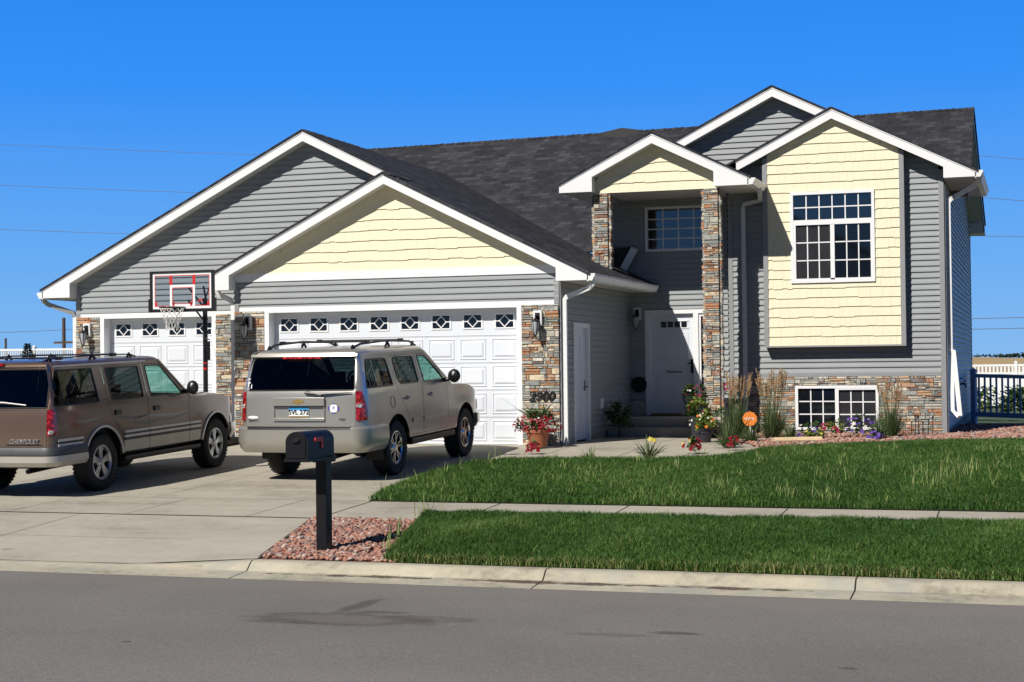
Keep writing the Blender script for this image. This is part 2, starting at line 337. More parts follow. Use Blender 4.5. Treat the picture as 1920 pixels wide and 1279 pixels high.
def siding(m,F,xr,z0,z1,holes=(),h=.1135,datum=0.):
    k0=math.floor((z0-datum)/h); z=datum+k0*h
    cuts=sorted([q for H in holes for q in H[2:4]]+[z0,z1])
    while z<z1:
        prof=[(0,.003),(0,.024),(.005,.027),(.046,.023),(.066,.007),(h,.003)]
        for (a,oa),(b,ob) in zip(prof,prof[1:]):
            za,zb=z+a,z+b
            if zb<=z0+1e-6 or za>=z1-1e-6: continue
            sub=[max(za,z0)]+[c for c in cuts if max(za,z0)+1e-5<c<min(zb,z1)-1e-5]+[min(zb,z1)]
            if len(sub)==2 and sub[0]==sub[1]: sub=[sub[0],sub[0]]
            for c,d in zip(sub,sub[1:]):
                f=lambda t:(oa+(ob-oa)*((t-za)/(zb-za) if zb>za else (t!=c)))
                oc,od=(oa,ob) if zb==za else (f(c),f(d))
                lo,hi=xr(c),xr(d)
                if lo[1]-lo[0]<=.002 and hi[1]-hi[0]<=.002: continue
                for p,q in spans(min(lo[0],hi[0]),max(lo[1],hi[1]),c,d,holes):
                    A=(max(p,lo[0]) if lo[1]>lo[0] else (lo[0]+lo[1])/2),(min(q,lo[1]) if lo[1]>lo[0] else (lo[0]+lo[1])/2)
                    B=(max(p,hi[0]) if hi[1]>hi[0] else (hi[0]+hi[1])/2),(min(q,hi[1]) if hi[1]>hi[0] else (hi[0]+hi[1])/2)
                    if A[1]<A[0] : A=(sum(A)/2,)*2
                    if B[1]<B[0] : B=(sum(B)/2,)*2
                    if A[1]-A[0]<.001 and B[1]-B[0]<.001: continue
                    m.poly([F(A[0],c,oc),F(A[1],c,oc),F(B[1],d,od),F(B[0],d,od)],.5)
        z+=h
def shake(m,F,xr,z0,z1,holes=(),h=.187,rs=None):
    rs=rs or random.Random(3); z=z0; k=0
    while z<z1-.01:
        zt=min(z+h,z1); a,b=xr(z+.02); 
        x=a-rs.random()*.2; lev=0
        while x<b:
            wd=rs.choice((.10,.14,.18,.23,.28)); x2=x+wd-.002
            lev=rs.choice((lev,lev,0,.008,.016)) if k else 0
            zb=z-lev
            for zc,zd in [(zb,zt)]:
                L0,L1=xr(zc),xr(zd)
                pieces=[(x,x2)]
                cutz=sorted({q for H in holes if H[0]<x2 and H[1]>x for q in H[2:4] if zc<q<zd}|{zc,zd})
                for c,d in zip(cutz,cutz[1:]):
                    for p,q in spans(x,x2,c,d,holes):
                        lo,hi=xr(c),xr(d); oc=.024-.02*(c-zb)/(zt-zb); od=.024-.02*(d-zb)/(zt-zb)
                        A=[min(max(t,lo[0]),max(lo[1],lo[0])) for t in (p,q)]; B=[min(max(t,hi[0]),max(hi[1],hi[0])) for t in (p,q)]
                        if A[1]-A[0]<.002 and B[1]-B[0]<.002: continue
                        r=rs.random()
                        m.poly([F(A[0],c,oc),F(A[1],c,oc),F(B[1],d,od),F(B[0],d,od)],r)
                        if c==zb: m.poly([F(A[0],c,0),F(A[1],c,0),F(A[1],c,oc),F(A[0],c,oc)],r)
                        if A[1]-A[0]>.01: m.poly([F(A[1],c,0),F(B[1],d,0),F(B[1],d,od),F(A[1],c,oc)],r); m.poly([F(A[0],c,oc),F(B[0],d,od),F(B[0],d,0),F(A[0],c,0)],r)
            x+=wd
        z+=h; k+=1
def stone(m,mm,F,a,b,z0,z1,holes=(),rs=None,base=.02):
    rs=rs or random.Random(5)
    for p,q in [(a,b)]:
        zs=sorted({z0,z1}|{h for H in holes for h in H[2:4] if z0<h<z1})
        for c,d in zip(zs,zs[1:]):
            for p,q in spans(a,b,c,d,holes): mm.poly([F(p,c,base),F(q,c,base),F(q,d,base),F(p,d,base)],.5)
    z=z0
    while z<z1-.012:
        h=rs.choice((.032,.045,.055,.07,.085,.11)); 
        if z+h>z1-.03: h=z1-z
        x=a
        while x<b-.004:
            wd=rs.choice((.05,.08,.11,.15,.20,.28)); 
            if x+wd>b-.06: wd=b-x
            parts=[(z,z+h)]
            if h>.065 and rs.random()<.6: t=z+h*rs.uniform(.4,.6); parts=[(z,t),(t,z+h)]
            for zc,zd in parts:
                for p,q in spans(x,x+wd,zc,zd,holes):
                    cl=[(H[2],H[3]) for H in holes if H[0]<q-1e-4 and H[1]>p+1e-4]
                    lo,hi=zc,zd
                    for (u,v) in cl:
                        if lo<u<hi: hi=u
                        if lo<v<hi: lo=v
                    if q-p<.015 or hi-lo<.012: continue
                    g=.0035; o=rs.uniform(.035,.065); e=.007; j=lambda: rs.uniform(-.003,.003)
                    A=[(p+g,lo+g),(q-g,lo+g),(q-g,hi-g),(p+g,hi-g)]
                    I=[(p+g+e+j(),lo+g+e+j()),(q-g-e+j(),lo+g+e+j()),(q-g-e+j(),hi-g-e+j()),(p+g+e+j(),hi-g-e+j())]
                    V=[F(s,t,base) for s,t in A]+[F(s,t,o-.008) for s,t in A]+[F(s,t,o+rs.uniform(-.006,.006)) for s,t in I]
                    m.add(V,[(8,9,10,11)]+[(i,(i+1)%4,4+(i+1)%4,4+i) for i in range(4)]+[(4+i,4+(i+1)%4,8+(i+1)%4,8+i) for i in range(4)],rs.random())
            x+=wd
        z+=h
def fbox(m,F,a,b,z0,z1,o0,o1,r=.5):
    V=[F(s,z,o) for z in (z0,z1) for o in (o0,o1) for s in (a,b)]
    m.add(V,[(0,2,3,1),(4,5,7,6),(0,1,5,4),(1,3,7,5),(3,2,6,7),(2,0,4,6)],r)
def roof(name,pts,parent,th=.035,eaves=None):
    P=[Vector(p) for p in pts]; n=(P[1]-P[0]).cross(P[2]-P[0]).normalized()
    if n.z<0: P.reverse(); n=-n
    u=Vector((0,0,1)).cross(n).normalized(); v=n.cross(u)
    m=MB(); k=len(P); D=n*th
    m.add([p+D for p in P]+[p for p in P],[tuple(range(k)),tuple(range(2*k-1,k-1,-1))]+[(k+i,k+(i+1)%k,(i+1)%k,i) for i in range(k)],.5)
    o=m.build(name,'shingle',parent); uvl=o.data.uv_layers.new(name='uv')
    for l in o.data.loops:
        p=Vector(m.v[l.vertex_index]); uvl.data[l.index].uv=(p.dot(u),p.dot(v))
    return o
def caps(m,a,b,wd=.13,step=.14,th=.012,sl=.5):
    a,b=Vector(a),Vector(b); d=(b-a); L=d.length; d.normalize(); s=d.cross(Vector((0,0,1))).normalized(); i=0; t=0
    while t<L:
        j=random.uniform(-.003,.006); p=a+d*t; q=a+d*min(t+step*1.15,L); up=Vector((0,0,th+j)); dn=Vector((0,0,-wd*sl))
        r=random.random()
        V=[p+s*wd+dn+up*.2,p+up*.4,p-s*wd+dn+up*.2,q+s*wd+dn+up,q+up*1.5,q-s*wd+dn+up]
        V+= [x-Vector((0,0,.02)) for x in V]
        m.add(V,[(0,1,4,3),(1,2,5,4),(3,4,10,9),(4,5,11,10),(0,3,9,6),(2,8,11,5),(0,6,7,1),(1,7,8,2)],r); t+=step
MT['cap']=rndmat('ridge_cap_shingles',[(0,(.02,.019,.021)),(1,(.06,.057,.06))],.95,.2,60,.3)
def windowu(parent,F,a,b,z0,z1,cells,label=None,fw_=.055,grid='glass',out=.02,rails=(),glass='glass',name='window',ct=.03):
    """window: frame parent mesh + panes + muntins. cells=list of (a,b,z0,z1,nc,nr,matname)"""
    m=MB(); 
    for (p,q,r,s) in ((a,b,z1-fw_,z1),(a,b,z0,z0+fw_),(a,a+fw_,z0+fw_,z1-fw_),(b-fw_,b,z0+fw_,z1-fw_)): fbox(m,F,p,q,r,s,-.02,out+ct)
    for (p,q,r,s) in rails: fbox(m,F,p,q,r,s,-.02,out+ct-.004)
    wo=m.build(name,'white',parent,label=label)
    for (p,q,r,s,nc,nr,g) in cells:
        m=MB(); m.poly([F(p,r,out-.012),F(q,r,out-.012),F(q,s,out-.012),F(p,s,out-.012)],.5); m.build('pane',g,wo)
        m=MB()
        for i in range(1,nc): x=p+(q-p)*i/nc; fbox(m,F,x-.011,x+.011,r,s,out-.011,out-.004)
        for j in range(1,nr): z=r+(s-r)*j/nr; fbox(m,F,p,q,z-.011,z+.011,out-.0105,out-.0035)
        if nc*nr>1: m.build('grille','white',wo)
        if g=='glass':
            pass
    return wo
# dark sealant line and inner dark backing are part of the walls
house=empty('house',(0,0,0),'grey sided split level house with pale yellow gables, stone trim and white garage doors','house')
H=house
E_=.612; O_=.302; ZE=2.887; S=.5; FH=.19
XGL,XGR=-.636,5.75; ZA2,XA2=4.926,2.543
YL,XLL,XA1=1.079,-4.80,.423; K=6.17; ZA1=K-.5*XA1
YD=5.113
XPC,WP,WQ,WC,YC,OP,ZPE,ZPA=6.795,1.853,1.192,1.225,3.112,.29,4.768,5.8375
XRR,YR,XRL,ZRE,ZST=12.109,4.481,7.95,4.882,1.13
XB0,XB1,YB,ZBB=8.7775,11.30,4.233,1.737
XAR,ZAR,YRF=10.055,6.30,4.067
XW,ZW,YWF=8.788,6.936,4.912
YBK=16.8
def gab(xa,za,l,r,s=.5):
    def f(z):
        h=(za-z)/s; return (max(l,xa-h),min(r,xa+h))
    return f
# --- siding walls
def wall(name,F,xr,z0,z1,holes=(),mat='siding',fn=siding,**k):
    m=MB(); fn(m,F,xr,z0,z1,holes,**k); return m.build(name,mat,H)
wall('garage_wall',front(0),gab(XA2,ZA2-FH+.06,XGL,XGR),2.56,3.04)
m=MB(); mm=MB()
# garage front: yellow shakes above the white band
shake(m,front(0),gab(XA2,ZA2-FH+.05,XGL,XGR),3.185,4.9); m.build('shake_wall','shake',H)
m=MB(); fbox(m,front(0),XGL+.02,XGR-.02,3.04,3.19,-.02,.03); fbox(m,front(0),XGL,XGR,2.485,2.56,-.02,.012); m.build('band_board','white',H)
m=MB()
for a,b in ((XGL,XGL+.09),(XGR-.09,XGR)): fbox(m,front(0),a,b,2.5,3.04,-.0,.024)
fbox(m,right(XGR),-.0,.09,-.02,2.887,-.0,.024)
fbox(m,front(YL),XLL,XLL+.09,2.5,2.90,0,.024)
m.build('corner_trim','post',H)
# stone veneer
rs=random.Random(11)
def sw(*a):
    ms=MB(); mo=MB(); stone(ms,mo,*a,rs=rs); x=mo.build('stone_wall','mortar',H); ms.build('stone_veneer','stone',x)
sw(front(0),5.06,XGR,-.02,2.485); sw(front(0),XGL,0,-.02,2.485)
sw(front(YL),XLL,-4.23,0,2.485)
sw(front(YL),-1.62,-.64,0,2.485)
sw(front(YR),XRL,XRR-.09,-.02,ZST,[(9.24,10.84,.089,.955)])
# left garage gable
wall('garage_wall',front(YL),gab(XA1,ZA1-FH+.06,XLL,XGR),2.56,6.2,datum=2.56)
m=MB(); fbox(m,front(YL),XLL,XGL,2.485,2.56,-.02,.014); m.build('band_board','white',H)
# side walls of the garage
sdh=[(.785,1.873,-.05,2.18)]
wall('garage_side_wall',right(XGR),rect(0.09,YD),.12,ZE,sdh)
wall('garage_side_wall',left(XGL),rect(0,YL),0,ZE); wall('garage_side_wall',left(XLL),rect(YL,9),-.1,ZE)
m=MB(); 
for a,b in ((.05,.785),(1.873,YD)): fbox(m,right(XGR),a,b,-.05,.12,-.03,.002)
m.build('foundation','stoop',H)
# door wall, tower walls
pw=(6.12,7.5,3.726,4.644)
wall('entry_wall',front(YD),rect(XGR,XRL+.02),.3,4.80,[(6.086,7.62,.3,2.53),pw])
wall('entry_wall',front(YD+.001),rect(5.0,XGR),3.1,4.80)
wall('entry_side_wall',left(XRL),rect(YR,YD),0,4.8)
wall('tower_wall',front(YR),gab(XAR,ZAR-FH+.06,XRL+.09,XRR-.09),ZST+.06,6.2,[(XB0+.02,XB1-.02,ZBB+.02,5.6)],datum=ZST+.06)
def sidetop(y): return min(4.882 if y<7.2 else 9, 6.98-(.60*(9.9-y) if y<9.9 else .29*(y-9.9)))
m=MB(); siding(m,right(XRR),rect(YR+.09,YBK-.09),.1,4.9); m.build('tower_side_wall','siding',H)
m=MB(); siding(m,right(XRR-.002),lambda z:(max(7.0,9.9-(6.98-z)/.6),min(YBK,9.9+(6.98-z)/.29)),4.9,6.97); m.build('tower_side_wall','siding',H)
m=MB(); fbox(m,right(XRR),YR,YBK,-.1,.1,-.03,.004); m.build('foundation','stoop',H)
wall('wing_gable_wall',front(YWF+.3),gab(XW,ZW-FH+.06,6.3,11.9),4.8,6.9)
m=MB()
fbox(m,front(YR),XRL,XRL+.085,ZST,4.78,0,.026); fbox(m,front(YR),XRR-.095,XRR,-.06,5.07,0,.05); fbox(m,right(XRR),YR+.002,YR+.09,-.06,4.88,0,.024); fbox(m,right(XRR),YBK-.09,YBK,-.06,4.88,0,.024)
fbox(m,front(YR),XRL,XRR-.1,ZST,ZST+.06,0,.045)
m.build('corner_trim','post',H)
# bay
bw=(9.228,10.833,2.9515,4.7219)
m=MB(); shake(m,front(YB),gab(XAR,ZAR-FH+.04,XB0,XB1),ZBB,6.2,[bw]); bay=m.build('bay_wall','shake',H)
m=MB(); 
for a,b in ((XB0-.09,XB0),(XB1,XB1+.09)):
    zt=ZAR-FH-.5*(abs((a+b)/2-XAR))-.02
    m.add([front(YB)(x,z,o) for z in (ZBB,zt) for o in (.03,-.25) for x in (a,b)],[(0,1,5,4),(1,3,7,5),(2,0,4,6),(0,2,3,1)],.5)
m.build('corner_trim','post',H)
m=MB(); fbox(m,front(YB),XB0-.09,XB1+.09,ZBB-.03,ZBB-.002,-.25,.03); m.build('bay_underside','post',H)
# structure behind the cladding keeps light out
m=MB(); m.prism([(XLL+.01,-.3),(XGR-.09,-.3),(XGR-.09,2.9),(XA1,ZA1-.3),(XLL+.01,2.9)],YL+.3,9.0)
m.prism([(XGL+.01,2.47),(XGR-.03,2.47),(XGR-.03,2.9),(XA2,ZA2-.24),(XGL+.01,2.9)],.02,YL+.3)
for a,b in ((XGL+.01,-.01),(5.07,XGR-.09)): m.box(a,b,.02,YL+.3,-.3,2.47)
m.prism([(XLL+.01,2.48),(XGL,2.48),(XGL,2.9),(XA1,ZA1-.24),(XLL+.01,2.9)],YL+.02,YL+.3)
for a,b in ((XLL+.01,-4.24),(-1.62,XGL)): m.box(a,b,YL+.02,YL+.3,-.3,2.48)
m.box(XGR-.02,XRL+.3,YD+.25,8.,-.3,4.85)
m.box(XRL+.03,XRR-.03,YR+.25,YBK-.05,-.3,4.85)
m.build('wall_core','interior',H)
# --- fascia, soffit, tails
def rake(xa,za,xl,xr,Y,yw,zeL,zeR,tl=None,tr=None,fh=FH,th=.03,depth=None):
    """gable trim: xa,za apex (fascia top); xl,xr outer ends; zeL/zeR soffit level at the ends (None = plain cut);
       tl,tr inner x of the boxed returns"""
    zt=lambda x: za-.5*abs(x-xa)
    f=MB(); so=MB()
    for sgn,xo,ze,xi in ((-1,xl,zeL,tl),(1,xr,zeR,tr)):
        if ze is None: pts=[(xa,za),(xo,zt(xo)),(xo,zt(xo)-fh),(xa,za-fh)]
        else: pts=[(xa,za),(xo,zt(xo)),(xo,ze),(xi,ze),(xi,zt(xi)-fh),(xa,za-fh)]
        if sgn==1: pts=pts[::-1]
        f.prism(pts,Y,Y+th)
        # trim strip along the upper edge
        e=[(xa,za+.012),(xo+sgn*.012,zt(xo)+.006),(xo+sgn*.012,zt(xo)-.03),(xa,za-.03)]
        f.prism(e if sgn==-1 else e[::-1],Y-.012,Y)
        # sloping soffit
        x2=xo if ze is None else xi
        q=[(xa,za-fh+.012),(x2,zt(x2)-fh+.012),(x2,zt(x2)-fh+.032),(xa,za-fh+.032)]
        so.prism(q if sgn==-1 else q[::-1],Y+th,yw+.01)
        if ze is not None:
            q=[(xi,ze+.001),(xo-sgn*.0,ze+.001),(xo,zt(xo)-.01),(xi,zt(xi)-.01)]
            so.prism(q,Y+th,yw-.002)
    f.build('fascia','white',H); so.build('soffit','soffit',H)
rake(XA2,ZA2,XGL-.2745,XGR+E_,-O_,0.0,ZE,ZE,XGL+.03,XGR+.03)
rake(XA1,ZA1,XLL-E_,XA2+.02,YL-O_,YL,ZE,None,XLL+.03)
rake(XPC,ZPA,XPC-WP,XPC+WP,YC-OP,YC,ZPE,ZPE,XPC-WQ,XPC+WQ)
rake(XAR,ZAR,8.2,XRR+E_,YRF,YB,None,4.865,None,XRR+.02)
rake(XW,ZW,6.75,XAR-.02,YWF,YWF+.3,None,None)
# porch gable wall and beam
m=MB(); shake(m,front(YC),gab(XPC,ZPA-FH+.04,XPC-WC,XPC+WC),4.755,5.7); m.build('porch_gable_wall','shake',H)
m=MB(); m.box(XPC-WC,XPC+WC,YC+.03,YC+.17,4.76,5.0); m.box(XPC-WC,XPC-WC+.1,YC+.17,YD,4.77,5.0);
m.prism([(XPC-WC+.02,4.78),(XPC+WC-.02,4.78),(XPC+WC-.02,4.95),(XPC,5.6),(XPC-WC+.02,4.95)],YC+.02,YC+.1)
m.build('porch_beam','post',H)
m=MB(); m.box(XPC-WP+.02,XPC-WC,YC-.002,YD+.6,4.77,4.80); m.box(XPC+WC,XPC+WP-.02,YC-.002,YR-.002,4.77,4.80); m.box(XPC-WC+.1,XPC+WC,YC+.17,YD,4.80,4.83)
m.box(XGR+.03,XGR+E_-.01,-.0,YD-.02,ZE+.003,ZE+.02); m.box(XLL-E_+.01,XLL-.0,YL,9,ZE+.003,ZE+.02)
m.box(XRR+.02,XRR+E_-.01,YB+.02,7.9,4.868,4.885)
m.box(XRR+.0,XRR+.40,16.2,17.1,4.72,4.74)
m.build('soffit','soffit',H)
# porch columns
for x0,zb in ((XPC-WC,3.0),(XPC+WC-.28,-.02)):
    a=MB(); b=MB(); q=random.Random(int(x0*10))
    stone(a,b,front(YC),x0,x0+.28,zb,4.755,rs=q,base=.0); stone(a,b,fm((x0+.28,0,0),(0,1,0),(1,0,0)),YC-.0,YC+.15,zb,4.755,rs=q,base=-.02); stone(a,b,left(x0),YC,YC+.15,zb,4.755,rs=q,base=-.02)
    b.box(x0+.02,x0+.26,YC+.01,YC+.15,zb,4.76); c=b.build('stone_column','mortar',H); a.build('stone_facing','stone',c)
# --- roofs
zr=lambda x:K-.5*x
G3=.25
roof('garage_roof',[(XA1,YL-O_-.03,zr(XA1)),(XA2,YL-O_-.03,zr(XA2)),(XA2,-O_-.03,zr(XA2)),(XGR+E_+.03,-O_-.03,zr(XGR+E_+.03)),(XGR+E_+.03,YD,zr(XGR+E_+.03)),(4.87,YD,zr(4.87)),(XA1,8.5,zr(XA1))],H)
roof('garage_roof',[(XA1,YL-O_-.03,zr(XA1)),(XA1,9.5,zr(XA1)),(XLL-E_-.03,9.5,ZA1-.5*(XA1-XLL+E_+.03)),(XLL-E_-.03,YL-O_-.03,ZA1-.5*(XA1-XLL+E_+.03))],H)
roof('garage_roof',[(XA2,-O_-.03,ZA2-.002),(XA2,YL,ZA2-.002),(XGL-.30,YL,ZA2-.5*(XA2-XGL+.30)),(XGL-.30,-O_-.03,ZA2-.5*(XA2-XGL+.30))],H)
SM=.64
def zm(x,y): return 5.889+SM*(y-8.299)+.011*(x-.56)
YRG=9.83
def vy(x): # valley with the garage slope
    return 8.299+(zr(x)-5.889-.011*(x-.56))/SM
p=[(-5,YRG),(-5,7.9),(XA1,vy(XA1)),(4.87,vy(4.87)),(5.42,vy(4.87)-.05),(5.42,6.2),(6.4,6.6),(12.52,6.6),(12.52,YRG)]
roof('main_roof',[(x,y,zm(x,y)+.004) for x,y in p],H)
roof('main_roof',[(-5,YRG,zm(-5,YRG)),(12.52,YRG,zm(12.52,YRG)),(12.52,17.15,4.98),(-5,17.15,4.85)],H)
for x0 in (12.49,):
    f=MB(); yy=[(6.4,zm(12.5,6.4)),(YRG,zm(12.5,YRG)),(17.15,4.98),(17.15,4.80),(YRG,zm(12.5,YRG)-.2),(6.4,zm(12.5,6.4)-.2)]
    f.prism(yy,x0-.03,x0,'x'); f.box(12.12,12.49,17.12,17.15,4.72,4.98); f.build('fascia','post',H)
    f=MB(); yy=[(6.6,zm(12.5,6.6)-.2),(YRG,zm(12.5,YRG)-.22),(17.1,4.80),(17.1,4.82),(YRG,zm(12.5,YRG)-.18),(6.6,zm(12.5,6.6)-.18)]
    f.prism(yy,12.1,12.46,'x'); f.box(12.12,12.46,16.2,16.22,4.74,4.98); f.build('soffit','soffit',H)
KW=ZW+.5*XW
roof('wing_roof',[(XW,YWF-.03,ZW+.002),(XAR,YWF-.03,KW-.5*XAR),(XAR,YRF-.03,KW-.5*XAR),(XRR+E_+.03,YRF-.03,KW-.5*(XRR+E_+.03)),(XRR+E_+.03,7.2,KW-.5*(XRR+E_+.03)),(XW,9.9,ZW+.002)],H)
roof('wing_roof',[(XW,YWF-.03,ZW+.002),(XW,9.9,ZW+.002),(6.6,8.2,ZW-.5*(XW-6.6)),(6.6,YWF-.03,ZW-.5*(XW-6.6))],H)
roof('tower_roof',[(XAR,YRF-.03,ZAR+.002),(XAR,YWF+.3,ZAR+.002),(7.95,YWF+.3,ZAR-.5*(XAR-7.95)),(7.95,YRF-.03,ZAR-.5*(XAR-7.95))],H)
roof('porch_roof',[(XPC,YC-OP-.03,ZPA+.002),(XPC,7.6,ZPA+.002),(XPC-WP-.03,6.6,ZPA-.5*(WP+.03)),(XPC-WP-.03,YC-OP-.03,ZPA-.5*(WP+.03))],H)
roof('porch_roof',[(XPC,YC-OP-.03,ZPA+.002),(XPC+WP+.03,YC-OP-.03,ZPA-.5*(WP+.03)),(XPC+WP+.03,YR+.1,ZPA-.5*(WP+.03)),(XPC,YWF+.35,ZPA+.002)],H)
def CP(*a,**k):
    m=MB(); caps(m,*a,**k); m.build('ridge_cap','cap',H)
CP((XA1,YL-O_-.04,zr(XA1)+.03),(XA1,8.4,zr(XA1)+.03)); CP((XA2,-O_-.04,ZA2+.025),(XA2,YL-.3,ZA2+.025))
CP((-5,YRG,zm(-5,YRG)+.03),(12.52,YRG,zm(12.52,YRG)+.03),sl=.45); CP((XPC,YC-OP-.04,ZPA+.025),(XPC,5.2,ZPA+.025)); CP((XW,YWF-.04,ZW+.025),(XW,9.8,ZW+.025)); CP((XAR,YRF-.04,ZAR+.025),(XAR,5.2,ZAR+.025))
m=MB(); m.add([(3.6,YRG-.1,zm(3.6,YRG)-.03),(4.45,YRG,zm(4.45,YRG)+.13),(5.3,YRG-.1,zm(5.3,YRG)-.03),(4.45,YRG-.5,zm(4.45,YRG-.5)-.02),(4.45,YRG+.4,zm(4.45,YRG)-.2)],[(0,3,1),(3,2,1),(2,4,1),(4,0,1)],.5)
m.build('ridge_cap','cap',H)
# small fascia board closing the roof end inside the porch
m=MB(); a=Vector((5.62,4.95,3.28)); b=Vector((5.92,4.95,3.80)); d=(b-a).normalized(); nn=Vector((d.z,0,-d.x))*.075
m.add([a-nn,a+nn,b+nn,b-nn]+[q+Vector((0,.03,0)) for q in (a-nn,a+nn,b+nn,b-nn)],[(0,1,2,3),(1,5,6,2),(0,3,7,4),(3,2,6,7),(0,4,5,1)],.5); m.build('fascia','white',H)
m=MB(); m.add([(5.40,4.97,3.80),(5.90,4.97,3.84),(5.60,4.97,3.26),(5.40,4.97,3.38)]+[(5.40,5.10,3.80),(5.90,5.10,3.84),(5.60,5.10,3.26),(5.40,5.10,3.38)],[(0,3,2,1),(0,1,5,4),(3,7,6,2)],.5); m.build('roof_end','cap',H)
# gutters
def gutter(x,y0,y1,zt,sgn=1):
    m=MB(); w=.125; pr=[(0,0),(.0,-.125),(.075*sgn,-.125),(.10*sgn,-.07),(w*sgn,-.035),(w*sgn,0),((w-.008)*sgn,0),((w-.008)*sgn,-.03),(.07*sgn,-.115),(.008*sgn,-.115),(.008*sgn,0)]
    m.prism([(x+a,zt+b) for a,b in (pr if sgn==1 else pr[::-1])],y0+.012,y1); m.prism([(x+a,zt+b) for a,b in ([(0,0),(0,-.125),(.075*sgn,-.125),(.10*sgn,-.07),(w*sgn,-.035),(w*sgn,0)])],y0,y0+.01); m.prism([(x+a,zt+b) for a,b in ([(0,0),(0,-.125),(.075*sgn,-.125),(.10*sgn,-.07),(w*sgn,-.035),(w*sgn,0)])],y1,y1+.01)
    # fascia board behind
    m.box(min(x-.02*sgn,x-.001*sgn),max(x-.02*sgn,x-.001*sgn),y0,y1,zt-.14,zt+.01)
    return m.build('gutter','gutter',H)
gutter(XGR+E_+.002,-O_,4.62,3.0); gutter(XLL-E_-.002,YL-O_,9,3.0,-1); gutter(XPC+WP+.002,YC-OP,YB-.04,4.895); gutter(XRR+E_+.002,YRF,7.85,4.98)
def spout(pts,label=None,w=.042,mat='gutter'):
    m=MB(); pts=[Vector(p) for p in pts]; V=[];F=[]
    for i,p in enumerate(pts):
        t=(pts[min(i+1,len(pts)-1)]-pts[max(i-1,0)]).normalized(); s=t.cross(Vector((0,1,0)) if abs(t.y)<.8 else Vector((0,0,1))).normalized(); b=s.cross(t).normalized()
        for k in range(4): V.append(p+(s*w*(1 if k in(0,3) else -1))+(b*w*.75*(1 if k<2 else -1)))
    for i in range(len(pts)-1):
        for k in range(4): F.append((i*4+k,i*4+(k+1)%4,i*4+4+(k+1)%4,i*4+4+k))
    F+=[(3,2,1,0),tuple(len(V)-4+k for k in range(4))]
    m.add(V,F,.5); return m.build('downspout',mat,H,label=label)
spout([(XGR+E_+.06,-.2,2.90),(XGR+E_+.06,-.2,2.82),(XGR+E_-.02,-.12,2.76),(XGR+.12,.09,2.62),(XGR+.07,.09,2.56),(XGR+.07,.09,.1),(XGR+.10,.03,.03)])
spout([(XLL-E_-.06,YL-.2,2.9),(XLL-E_-.05,YL-.15,2.82),(XLL-E_+.02,YL-.1,2.76),(XLL-.09,YL+.02,2.58),(XLL-.055,YL+.03,2.5)],mat='post')  # white elbow coloured grey to stand in for the shade under the eave
spout([(XLL-.055,YL+.03,2.5),(XLL-.055,YL+.03,.05)])
spout([(XGL-.30,-.16,2.9),(XGL-.25,-.12,2.80),(XGL-.1,-.03,2.72),(XGL-.05,.03,2.62),(XGL-.05,.03,.05)])
spout([(XPC+WP+.06,YB-.5,4.80),(XPC+WP+.06,YB-.48,4.70),(XPC+WP+.0,YR-.25,4.60),(8.29,YR-.065,4.55),(8.27,YR-.065,4.45),(8.27,YR-.065,.3),(8.30,YR-.16,.2)])
spout([(XRR+E_+.06,YRF+.15,4.88),(XRR+E_+.05,YRF+.2,4.80),(XRR+E_-.05,YRF+.35,4.72),(XRR+.13,YR+.2,4.52),(XRR+.07,YR+.2,4.44),(XRR+.07,YR+.2,1.55)])
spout([(XRR+.09,YR+.2,1.6),(XRR+.13,YR+.1,1.6),(XRR+.24,YR-.05,.36)],'white flip up downspout extension leaning out at the corner'); spout([(XRR+.09,YR+.2,1.52),(XRR+.10,YR+.1,.46),(XRR+.22,YR-.05,.34)],w=.035)
